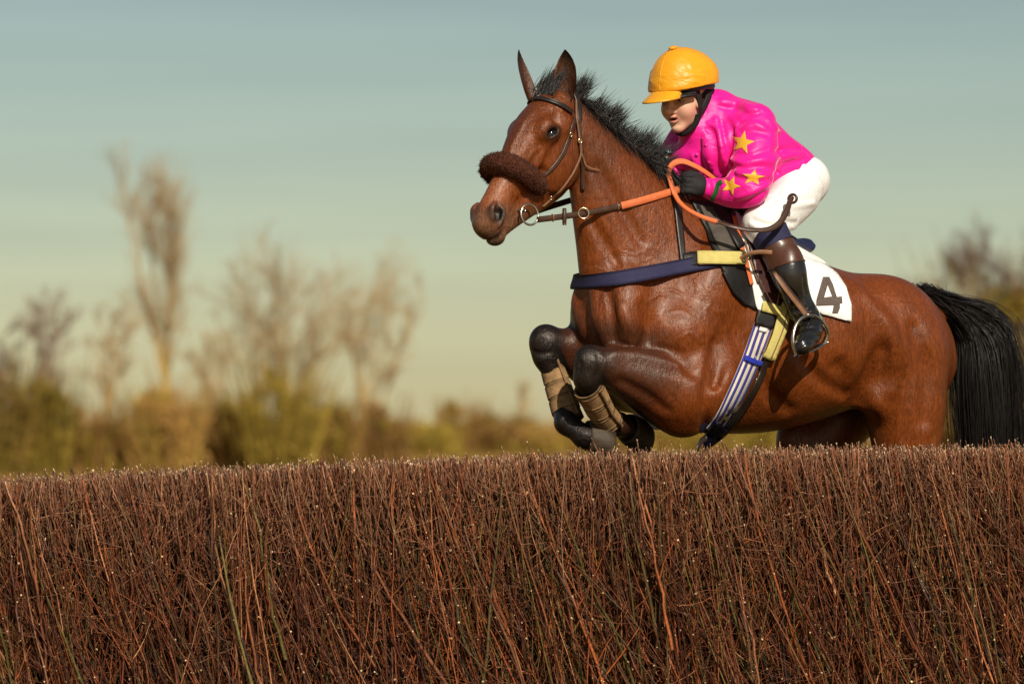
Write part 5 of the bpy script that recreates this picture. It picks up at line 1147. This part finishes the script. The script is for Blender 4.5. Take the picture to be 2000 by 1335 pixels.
def sticks(n, r0, r1, depth, h0, h1, s, cut, lean=(-.16, .14), bottom=(0, .05), wig=.010, moss=.16, out=.0, cream=True, tone=1.0):
    """n leaning sticks as (points, radii, colours); the last two rings are the pale cut end"""
    X = FR.uniform(X_LO, X_HI, n); y = front_y(X) + depth(n) + .05 * fbm(np.stack([X * 9, depth(n) * 0 + len(X) * .37, X * 0], 1), 2) + .03; zt = top_z(X)
    z1 = np.where(FR.random(n) < cut, zt * FR.uniform(h0, h1, n), zt + FR.normal(-.006, .012, n) + .03 * (FR.random(n) < .03)); z0 = FR.uniform(*bottom, n) * np.ones(n); z0 = np.minimum(z0, z1 - .08)
    t = np.linspace(0, 1, s)[None]; L = (z1 - z0)[:, None]
    ln = FR.normal(lean[0], lean[1], n)[:, None]; cv = FR.normal(.06, .12, n)[:, None]; z = z0[:, None] + L * t
    x = X[:, None] + ln * (z - z1[:, None]) * 1.0 + cv * L * (t - 1) ** 2 * .6 + np.cumsum(FR.normal(0, wig, (n, s)), 1) * .6
    yy = y[:, None] + FR.normal(0, .05, n)[:, None] * (1 - t) + np.cumsum(FR.normal(0, wig * .6, (n, s)), 1) * .5 - out * FR.random((n, 1)) * np.sin(t * 2.2)
    P = np.stack([x, yy, z], -1); ra = FR.uniform(*r0, n)[:, None]; rb = FR.uniform(*r1, n)[:, None]; rb = np.minimum(rb, ra); R = ra * (1 - t) + rb * t
    R = R * (1 + .10 * FR.normal(0, 1, (n, s)))
    b = BARK[FR.integers(0, len(BARK), n)] * np.clip(FR.lognormal(.05, .75, (n, 1)), .15, 2.5); m = FR.random(n) < moss; b[m] = MOSS[FR.integers(0, 3, m.sum())] * FR.uniform(.7, 1.3, (m.sum(), 1)); tp = TIP[FR.integers(0, len(TIP), n)] * FR.uniform(.6, 1.3, (n, 1))
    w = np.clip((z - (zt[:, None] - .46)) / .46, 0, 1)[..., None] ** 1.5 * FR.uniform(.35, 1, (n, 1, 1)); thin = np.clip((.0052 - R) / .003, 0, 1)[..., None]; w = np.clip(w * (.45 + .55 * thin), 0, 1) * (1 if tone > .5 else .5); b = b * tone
    C = (b[:, None] * (1 - w) + tp[:, None] * w) * (1 + .18 * FR.normal(0, 1, (n, s, 1)))
    if cream:
        d_ = P[:, -1] - P[:, -2]; d_ /= np.linalg.norm(d_, axis=1, keepdims=True); e_ = P[:, -1:].copy(); P[:, -1] -= d_ * FR.uniform(.004, .012, (n, 1)); P = np.concatenate([P, e_, e_ + .0004 * np.array((0, -1, 1))], 1); R = np.concatenate([R, R[:, -1:] * .97, np.full((n, 1), 1e-5)], 1)
        cc = CREAM * FR.uniform(.5, 1.35, (n, 1)); isn = FR.random(n) < .45; cc[~isn] = C[~isn, -1]; C = np.concatenate([C, cc[:, None], cc[:, None]], 1)
    return P, R, np.clip(C, .003, 1)
M_TWIG_, nt, b = nodes('birch_bark'); vc = N(nt, 'ShaderNodeVertexColor', layer_name='Col'); co = objco(nt)
n1 = noise(nt, 90, 3, .7, co); r_ = ramp(nt, n1.outputs[0], [(.3, (.55, .53, .52)), (.7, (1.4, 1.4, 1.4))]); mx = N(nt, 'ShaderNodeMix', data_type='RGBA', blend_type='MULTIPLY'); mx.inputs[0].default_value = 1
nt.links.new(vc.outputs[0], mx.inputs[6]); nt.links.new(r_.outputs[0], mx.inputs[7]); nt.links.new(mx.outputs[2], b.inputs['Base Color'])
b.inputs['Roughness'].default_value = .42; b.inputs['Specular IOR Level'].default_value = .28; bump(nt, b, noise(nt, 220, 3, .6, objco(nt, (1, 1, .3))).outputs[0], .4, .002)
# the packed mass
exp_d = lambda a, m: (lambda n: np.minimum(FR.exponential(a, n), m))
uni_d = lambda a, c: (lambda n: FR.uniform(a, c, n))
groups = [sticks(3000, (.0040, .0075), (.0018, .0036), uni_d(.08, .48), .5, .98, 9, .25, tone=.25),  # inner sticks: bark darkened, painting in the shade of the deep gaps
          sticks(1700, (.0020, .0042), (.0012, .0022), exp_d(.10, .42), .40, 1.0, 9, .50, (-.15, .20), (0, .5), .012),
          sticks(2000, (.0013, .0025), (.0009, .0016), exp_d(.09, .4), .30, 1.0, 8, .55, (-.14, .34), (.0, .8), .014, .1),
          sticks(3400, (.0013, .0026), (.0010, .0018), uni_d(.0, .5), .97, 1.0, 6, .0, (-.04, .20), (.9, 1.22), .008, .05)]
# fine side shoots leaving the front sticks at wide angles
P, R, C = groups[1]; n = 15000; pi_ = FR.integers(0, len(P), n); k_ = FR.integers(2, 8, n); p0 = P[pi_, k_]; s = 7; t = np.linspace(0, 1, s)[None, :, None]
a = FR.normal(-.1, .95, n); d = np.stack([np.sin(a) - .12, -np.abs(FR.normal(0, .22, n)), np.cos(a) * .9 + .1], 1); L = FR.uniform(.03, .20, n)[:, None, None]
Ps = p0[:, None] + L * (d[:, None] * t + np.stack([FR.normal(0, .15, n), FR.normal(0, .05, n), FR.normal(.12, .12, n)], 1)[:, None] * t ** 2) + np.cumsum(FR.normal(0, .0022, (n, s, 3)), 1)
zt = top_z(Ps[..., 0]); Ps[..., 2] = np.minimum(Ps[..., 2], zt + .012)
Rs = FR.uniform(.0008, .0017, n)[:, None] * (1 - .6 * t[..., 0]); tc = TIP[FR.integers(0, 5, n)] * FR.uniform(.5, 1.3, (n, 1)); bc2 = BARK[FR.integers(0, 6, n)] * FR.lognormal(.25, .55, (n, 1)); w = np.clip((p0[:, 2] / np.maximum(top_z(p0[:, 0]), .1) - .35) / .55, 0, 1)[:, None] * FR.random((n, 1))
Cs = np.repeat(np.clip(bc2 * (1 - w) + tc * w, .003, 1)[:, None], s, 1)
groups.append((Ps, Rs, Cs))
n = 2600; P, R, C = groups[1]; pi_ = FR.integers(0, len(P), n); k_ = FR.integers(1, 8, n); p0 = P[pi_, k_]; r0 = FR.uniform(.0026, .0062, n) * FR.uniform(.6, 1.1, n)   # pale cut stubs
d = np.stack([FR.normal(-.2, .6, n), -np.abs(FR.normal(.8, .4, n)), FR.normal(.7, .5, n)], 1); d /= np.linalg.norm(d, axis=1, keepdims=True); e = p0 + d * FR.uniform(.004, .016, n)[:, None]
cr_ = CREAM * FR.uniform(.5, 1.35, (n, 1)); groups.append((np.stack([p0, e, e, e + d * .0006], 1), np.stack([r0, r0 * .9, r0 * .88, r0 * 0 + 1e-5], 1), np.stack([C[pi_, k_], C[pi_, k_], cr_, cr_], 1)))
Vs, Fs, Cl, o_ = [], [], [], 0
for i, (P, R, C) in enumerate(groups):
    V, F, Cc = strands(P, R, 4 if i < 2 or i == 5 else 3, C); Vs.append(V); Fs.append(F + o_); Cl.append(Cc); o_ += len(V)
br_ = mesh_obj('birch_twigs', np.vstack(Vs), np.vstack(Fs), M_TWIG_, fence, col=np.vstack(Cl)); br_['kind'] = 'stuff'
# the thicker branches on the face, one by one
P, R, C = sticks(290, (.0042, .0085), (.0020, .0042), uni_d(.0, .07), .40, 1.0, 13, .68, (-.15, .13), (0, .85), .009, .20, .015, tone=.8)
for i in range(290):
    V, F, Cc = strands(P[i:i + 1], R[i:i + 1], 6, C[i:i + 1]); parts_ = [V]; fs = [F]; cs = [Cc]; o_ = len(V)
    for q in range(FR.integers(1, 4)):                                       # side branches
        j = FR.integers(3, 11); p0 = P[i, j]; a = FR.normal(-.25 if FR.random() < .6 else .35, .25); L = FR.uniform(.07, .32); tt = np.linspace(0, 1, 8)[:, None]
        pp = p0 + L * (np.array((math.sin(a), -.10 * FR.random(), math.cos(a))) * tt + np.array((FR.normal(0, .1), 0, .08)) * tt ** 2) + np.cumsum(FR.normal(0, .0018, (8, 3)), 0); pp[:, 2] = np.minimum(pp[:, 2], top_z(pp[:, 0]) + .01)
        rr_ = R[i, j] * FR.uniform(.35, .7) * (1 - .6 * tt[:, 0]); pp = np.vstack([pp, pp[-1:], pp[-1:] + .0003]); rr_ = np.append(rr_, [rr_[-1], 1e-5]); cc = np.vstack([np.repeat(C[i, j][None], 8, 0), np.repeat(CREAM[None] * .9, 2, 0)])
        V, F, Cc = strands(pp[None], rr_[None], 4, cc[None]); parts_.append(V); fs.append(F + o_); cs.append(Cc); o_ += len(V)
    for q in range(FR.integers(2, 6)):                                       # pale knots where side twigs were trimmed
        j = FR.integers(2, 12); d = norm(np.array((FR.normal(0, .8), -1, FR.normal(.3, .4)))); p0 = P[i, j]; r0 = R[i, j]; e = p0 + d * (r0 + .0035)
        V, F, Cc = strands(np.array([[p0 + d * r0 * .6, e, e, e + d * .0006]]), np.array([[r0 * .55, r0 * .5, r0 * .48, 1e-5]]), 5, np.array([[C[i, j], C[i, j], CREAM * FR.uniform(.7, 1.2), CREAM]])); parts_.append(V); fs.append(F + o_); cs.append(Cc); o_ += len(V)
    Fm = [tuple(x) for f in fs for x in f]
    mesh_obj('branch', np.vstack(parts_), Fm, M_TWIG_, fence, col=np.vstack(cs))
# ------------------------------------------------------------------ field, far hedges and bare trees
BR = np.random.default_rng(5)
m, nt, b = nodes('winter_grass'); co = objco(nt); n1 = noise(nt, .05, 5, .65, co); n2 = noise(nt, 2.5, 4, .7, co)
r1 = ramp(nt, n1.outputs[0], [(.3, (.24, .125, .026)), (.55, (.33, .19, .040)), (.75, (.38, .23, .06))]); mx = N(nt, 'ShaderNodeMix', data_type='RGBA', blend_type='MULTIPLY'); mx.inputs[0].default_value = .8
r2 = ramp(nt, n2.outputs[0], [(.3, (.6, .6, .55)), (.7, (1.3, 1.3, 1.2))]); nt.links.new(r1.outputs[0], mx.inputs[6]); nt.links.new(r2.outputs[0], mx.inputs[7]); nt.links.new(mx.outputs[2], b.inputs['Base Color'])
b.inputs['Roughness'].default_value = .95; b.inputs['Specular IOR Level'].default_value = .1; bump(nt, b, noise(nt, 30, 3, .7, co).outputs[0], .6, .05); M_GRASS = m
gx = np.concatenate([-np.geomspace(2500, 4, 26), np.geomspace(4, 2500, 26)]); gy = np.concatenate([[-60, -30, -14, -6], np.geomspace(2, 3500, 40)])
G = np.stack(np.meshgrid(gx, gy, indexing='ij'), -1).reshape(-1, 2); gz = np.where(G[:, 1] > 60, .5 * fbm(np.stack([G[:, 0] * .012, G[:, 1] * .012, 0 * G[:, 0]], 1), 2), 0) * np.clip((G[:, 1] - 60) / 100, 0, 1)
structure(mesh_obj('ground', np.column_stack([G, gz]), quadgrid(len(gx), len(gy)), M_GRASS))
M_TREE, nt, b = nodes('bare_twigs'); vc = N(nt, 'ShaderNodeVertexColor', layer_name='Col'); nt.links.new(vc.outputs[0], b.inputs['Base Color']); b.inputs['Roughness'].default_value = .85; b.inputs['Specular IOR Level'].default_value = .15
M_BUSH, nt, b = nodes('scrub_leaves'); vc = N(nt, 'ShaderNodeVertexColor', layer_name='Col'); nt.links.new(vc.outputs[0], b.inputs['Base Color']); b.inputs['Roughness'].default_value = .8; b.inputs['Specular IOR Level'].default_value = .2
def perp(d): a = np.cross(d, BR.normal(0, 1, 3)); return norm(a)
def branch(p, d, L, up, wob, s=4):
    P = [np.array(p)]; d = norm(d)
    for i in range(s - 1): d = norm(d + BR.normal(0, wob, 3) + ZV * up); P.append(P[-1] + d * L / (s - 1))
    return np.array(P)
def bare_tree(label, px, Y, top_py, half_px, col_trunk, col_twig, lean=0.0, slim=False, forks=2, dens=1.0, clear=.22, group=None):
    k = (CAM_D + Y) / FPX; X = (px - 1000) * k; Ht = CAM_H + (HOR - top_py) * k; spread = half_px * k; root = np.array((X, Y, -.1))
    t = thing('bare_tree', label, 'tree', (X, Y, 0), group); lv = [[], [], [], [], []]
    ct, cw = np.array(col_trunk), np.array(col_twig); r0 = Ht * .018
    tr = branch(root, (lean, 0, 1), Ht * (clear if forks > 1 else .62), .05, .05, 6); lv[0].append((tr, r0, r0 * .8))
    mains = []
    nf = forks if forks == 1 else (forks + 2 if slim else forks * 2 + 1)
    for f in range(nf):
        a = (f + .5) / nf * 2 * math.pi * 2.0 + BR.normal(0, .3); sp = spread / Ht * BR.uniform(.3, 1.25) * (.85 if slim else 1.7); d = norm(np.array((math.cos(a) * sp * 1.5 + lean, math.sin(a) * sp * 1.5, 1)))
        if not slim: d = norm(np.array(((f / (nf - 1) * 2 - 1) * spread / Ht * 1.25 * BR.uniform(.8, 1.15) + lean, BR.uniform(-.6, .6) * spread / Ht, .9)))
        st0 = tr[-1] if f < 2 else tr[-1 - min(f // 2, 3)] ; fr_ = (Ht - st0[2]) * (1.0 if slim else 1.06)
        m_ = branch(st0, d, fr_ * BR.uniform(.72, 1.0), .10 if slim else .015, .06, 8); rr0 = r0 * (.55 if f < 3 else .36); mains.append((m_, rr0)); lv[1].append((m_, rr0, r0 * .09))
    def grow(parents, level, n_per, L0, ang, up, rmin, r_rel):
        out = []
        for P, r in parents:
            for q in range(n_per):
                u = BR.uniform(.06, 1) ** .8; i = min(int(u * (len(P) - 1)), len(P) - 2); f = u * (len(P) - 1) - i; p = P[i] * (1 - f) + P[i + 1] * f; d = norm(P[i + 1] - P[i])
                d = norm(d * math.cos(ang) + perp(d) * math.sin(ang) * BR.uniform(.5, 1.4)); b_ = branch(p, d, L0 * BR.uniform(.4, 1.25) * (1.2 - .55 * u), up, .12); rr = max(r * r_rel * (1 - .6 * u), rmin)
                out.append((b_, rr)); lv[level].append((b_, rr, rr * .5))
        return out
    g1 = grow(mains, 2, int((8 if not slim else 11) * dens), (spread * .8 if not slim else Ht * .24), .62 if not slim else .34, .025 if not slim else .10, .050, .40)
    g2 = grow(g1, 3, int(6 * dens), (spread * .55 if not slim else Ht * .14), .60 if not slim else .40, .03, .022, .45)
    g3 = grow(g2, 4, int(5 * dens), (spread * .30 if not slim else Ht * .08), .55, .04, .010, .5)
    def mk(name, lvls, k_):
        Vs, Fs, Cs, o = [], [], [], 0
        for l in lvls:
            if not lv[l]: continue
            by = {}
            for it in lv[l]: by.setdefault(len(it[0]), []).append(it)
            for s, its in by.items():
                P = np.array([i[0] for i in its]); R = np.array([np.linspace(i[1], i[2], s) for i in its]); zz = np.clip(P[..., 2:3] / Ht, 0, 1); w = np.clip((zz - .15) / .45 + (.35 if l > 1 else 0), 0, 1)
                C = (ct * (1 - w) + cw * w) * BR.uniform(.75, 1.25, (len(P), 1, 1)); V, F, Cc = strands(P, R, 6 if l < 2 else 3, C); Vs.append(V); Fs.append(F + o); Cs.append(Cc); o += len(V)
        mesh_obj(name, np.vstack(Vs), np.vstack(Fs), M_TREE, t, col=np.vstack(Cs))
    mk('trunk', (0, 1), 6); mk('crown', (2, 3, 4), 3)
def bush(label, px, Y, top_py, half_px, cols, n=9000, leaf=.085, group=None, tall=1.0, kind='scrub_bush'):
    k = (CAM_D + Y) / FPX; X = (px - 1000) * k; Ht = (CAM_H + (HOR - top_py) * k) * 1.22; W = half_px * k * 1.15
    t = thing(kind, label, 'bush', (X, Y, 0), group); cols = np.array(cols)
    # upright stems
    ns = 130; a = BR.uniform(0, 2 * np.pi, ns); rr = np.sqrt(BR.random(ns)) * W * .8; base = np.stack([X + np.cos(a) * rr, Y + np.sin(a) * rr, np.zeros(ns)], 1); tt = np.linspace(0, 1, 5)[None, :, None]
    hh_ = Ht * np.sqrt(np.clip(1 - (rr / W) ** 2, .15, 1)) * BR.uniform(.7, 1.28, ns); d = np.stack([np.cos(a) * .25 + BR.normal(0, .1, ns), np.sin(a) * .25 + BR.normal(0, .1, ns), np.ones(ns)], 1)
    P = base[:, None] + d[:, None] * hh_[:, None, None] * tt + BR.normal(0, .05, (ns, 5, 3)) * tt; C = np.repeat((cols[BR.integers(0, len(cols), ns)] * BR.uniform(.6, 1.1, (ns, 1)))[:, None], 5, 1)
    V, F, Cc = strands(P, np.linspace(.05, .014, 5)[None] * np.ones((ns, 1)), 3, C); mesh_obj('stems', V, F, M_TREE, t, col=Cc)
    # clumps of small leaves and catkins through the volume
    nc_ = 46; ca = BR.uniform(0, 2 * np.pi, nc_); cr = np.sqrt(BR.random(nc_)) * W * .85; cz = BR.uniform(.05, 1, nc_) * Ht * np.sqrt(np.clip(1 - (cr / W) ** 2, .05, 1)) * .92
    cc = np.stack([X + np.cos(ca) * cr, Y + np.sin(ca) * cr * .8, cz], 1); ci = BR.integers(0, nc_, n); sz = W * BR.uniform(.12, .30, nc_)
    c = cc[ci] + BR.normal(0, 1, (n, 3)) * sz[ci][:, None] * .6; c[:, 2] = np.abs(c[:, 2])
    u = BR.normal(0, 1, (n, 3)); u /= np.linalg.norm(u, axis=1, keepdims=True); v = np.cross(u, BR.normal(0, 1, (n, 3))); v /= np.linalg.norm(v, axis=1, keepdims=True); s_ = leaf * BR.uniform(.5, 1.4, (n, 1))
    V = np.stack([c - u * s_, c + v * s_ * .55, c + u * s_, c - v * s_ * .55], 1).reshape(-1, 3); F = np.arange(4 * n).reshape(n, 4)
    cb_ = cols[BR.integers(0, len(cols), nc_)][ci] * BR.uniform(.7, 1.3, (n, 1)); mesh_obj('leaves', V, F, M_BUSH, t, col=np.repeat(cb_, 4, 0), smooth=False)
OCH, PUR, TAN_, GRY = (.42, .28, .055), (.32, .22, .165), (.45, .325, .170), (.28, .20, .13)
OL, DG, BRN, YG, TB = (.30, .205, .034), (.15, .11, .018), (.28, .150, .046), (.42, .30, .050), (.45, .26, .075)
TG = 'bare trees beyond the field'; BG_ = 'scrub along the far field edge'
bare_tree('tallest bare tree, slim and forked, with an ochre trunk', 326, 195, 352, 66, OCH, TAN_, 0, True, 3, 1.15, .27, TG)
bare_tree('broad bare tree with a wide round crown, spreading from an olive bush', 556, 190, 520, 135, (.26, .19, .05), TAN_, 0, False, 5, 1.0, .28, TG)
bare_tree('bare tree with a trunk bending right, at the right end of the tree row', 712, 200, 545, 84, OCH, TAN_, .16, False, 3, 1.0, .36, TG)
bare_tree('small bare tree leaning left between the tall slim tree and the broad one', 462, 205, 628, 52, GRY, TAN_, -.28, False, 2, .9, .4, TG)
bare_tree('thin grey bare tree just left of the tall slim tree', 196, 186, 590, 56, OCH, TAN_, .05, False, 2, 1.0, .35, TG)
bare_tree('grey bare tree above the dark green bush near the left edge', 78, 200, 575, 62, GRY, PUR, 0, False, 3, 1.0, .3, TG)
bare_tree('dark bare tree cut by the left edge of the picture', -18, 185, 650, 62, (.13, .09, .045), (.19, .125, .085), 0, False, 3, 1.1, .25, TG)
bare_tree('low bare tree with fine twigs right of the tall slim tree', 392, 215, 640, 40, OCH, TAN_, .1, False, 2, .8, .35, TG)
bare_tree('dense purple brown bare tree above the horse\'s tail', 1930, 175, 478, 104, (.14, .10, .06), (.15, .095, .08), 0, False, 4, 1.25, .25, TG)
bare_tree('dark bare tree cut by the right edge of the picture', 2040, 165, 470, 90, (.13, .09, .05), (.14, .09, .075), 0, False, 4, 1.25, .25, TG)
bare_tree('faint slender bare tree standing alone in the gap left of the horse', 1022, 320, 735, 16, OCH, TAN_, 0, True, 2, .7, .3, TG)
bushes = [('dark olive bush cut by the left edge of the picture', 0, 126, 735, 66, (OL, BRN, DG)), ('dark green ivy bush near the left edge, under a grey tree', 84, 127, 752, 52, (DG, DG, OL)),
    ('brown scrub between the dark green bush and the slim tree', 182, 130, 800, 66, (BRN, OL, TB)), ('pale tan bush round the foot of the tall slim tree', 318, 129, 772, 74, (TB, TB, YG)),
    ('low tan scrub right of the tall slim tree', 408, 132, 812, 54, (TB, BRN)), ('tall olive bush at the foot of the broad bare tree', 545, 128, 742, 74, (OL, OL, YG)), ('olive scrub left of the broad bare tree', 470, 131, 790, 44, (OL, BRN)),
    ('brown bush right of the broad bare tree', 648, 134, 802, 52, (BRN, OL)), ('round brown bush at the right end of the tree row', 742, 136, 806, 56, (BRN, BRN, OL)), ('low yellow green scrub in the open gap', 832, 260, 838, 66, (YG, OL)),
    ('brown bush left of the raised forelegs', 905, 300, 792, 58, (BRN, TB, OL)), ('low brown scrub behind the raised forelegs', 985, 300, 815, 60, (BRN, OL)), ('yellow scrub behind the near hooves', 1085, 290, 830, 66, (YG, TB)),
    ('pale scrub seen between the forelegs and the belly', 1215, 280, 815, 76, (YG, TB, OL)), ('pale scrub seen under the belly of the horse', 1365, 270, 800, 86, (YG, TB, OL)), ('olive scrub behind the far hind leg', 1520, 260, 800, 80, (OL, YG)),
    ('olive bush behind the horse\'s tail', 1890, 168, 610, 74, (OL, BRN, TB)), ('dark olive bush cut by the right edge of the picture', 1990, 165, 580, 84, (OL, BRN, DG))]
for lb, px, Y, tp, hw, cols in bushes: bush(lb, px, Y, tp, hw, cols, group=BG_, leaf=.075 if Y < 160 else .13)
# one continuous low hedge far behind, running past both sides of the picture
n = 52000; hx = BR.uniform(-330, 330, n); cl_ = fbm(np.stack([hx * .06, 0 * hx, 0 * hx], 1), 3); ht = 2.5 + 1.3 * cl_
c = np.stack([hx, 335 + BR.uniform(-2.5, 2.5, n), BR.random(n) ** .8 * ht], 1); u = BR.normal(0, 1, (n, 3)); u /= np.linalg.norm(u, axis=1, keepdims=True); v = np.cross(u, BR.normal(0, 1, (n, 3))); v /= np.linalg.norm(v, axis=1, keepdims=True); s_ = BR.uniform(.10, .30, (n, 1))
V = np.stack([c - u * s_, c + v * s_ * .55, c + u * s_, c - v * s_ * .55], 1).reshape(-1, 3)
hc = np.array([OL, BRN, YG, TB])[np.clip(((fbm(np.stack([hx * .11 + 50, 0 * hx, 0 * hx], 1), 2) + .6) * 3.2).astype(int), 0, 3)] * BR.uniform(.7, 1.3, (n, 1))
hd_ = mesh_obj('far_hedge', V, np.arange(4 * n).reshape(n, 4), M_BUSH, smooth=False, col=np.repeat(hc, 4, 0)); hd_['kind'] = 'stuff'; hd_['label'] = 'low far hedge running along the field behind the bare trees'; hd_['category'] = 'hedge'
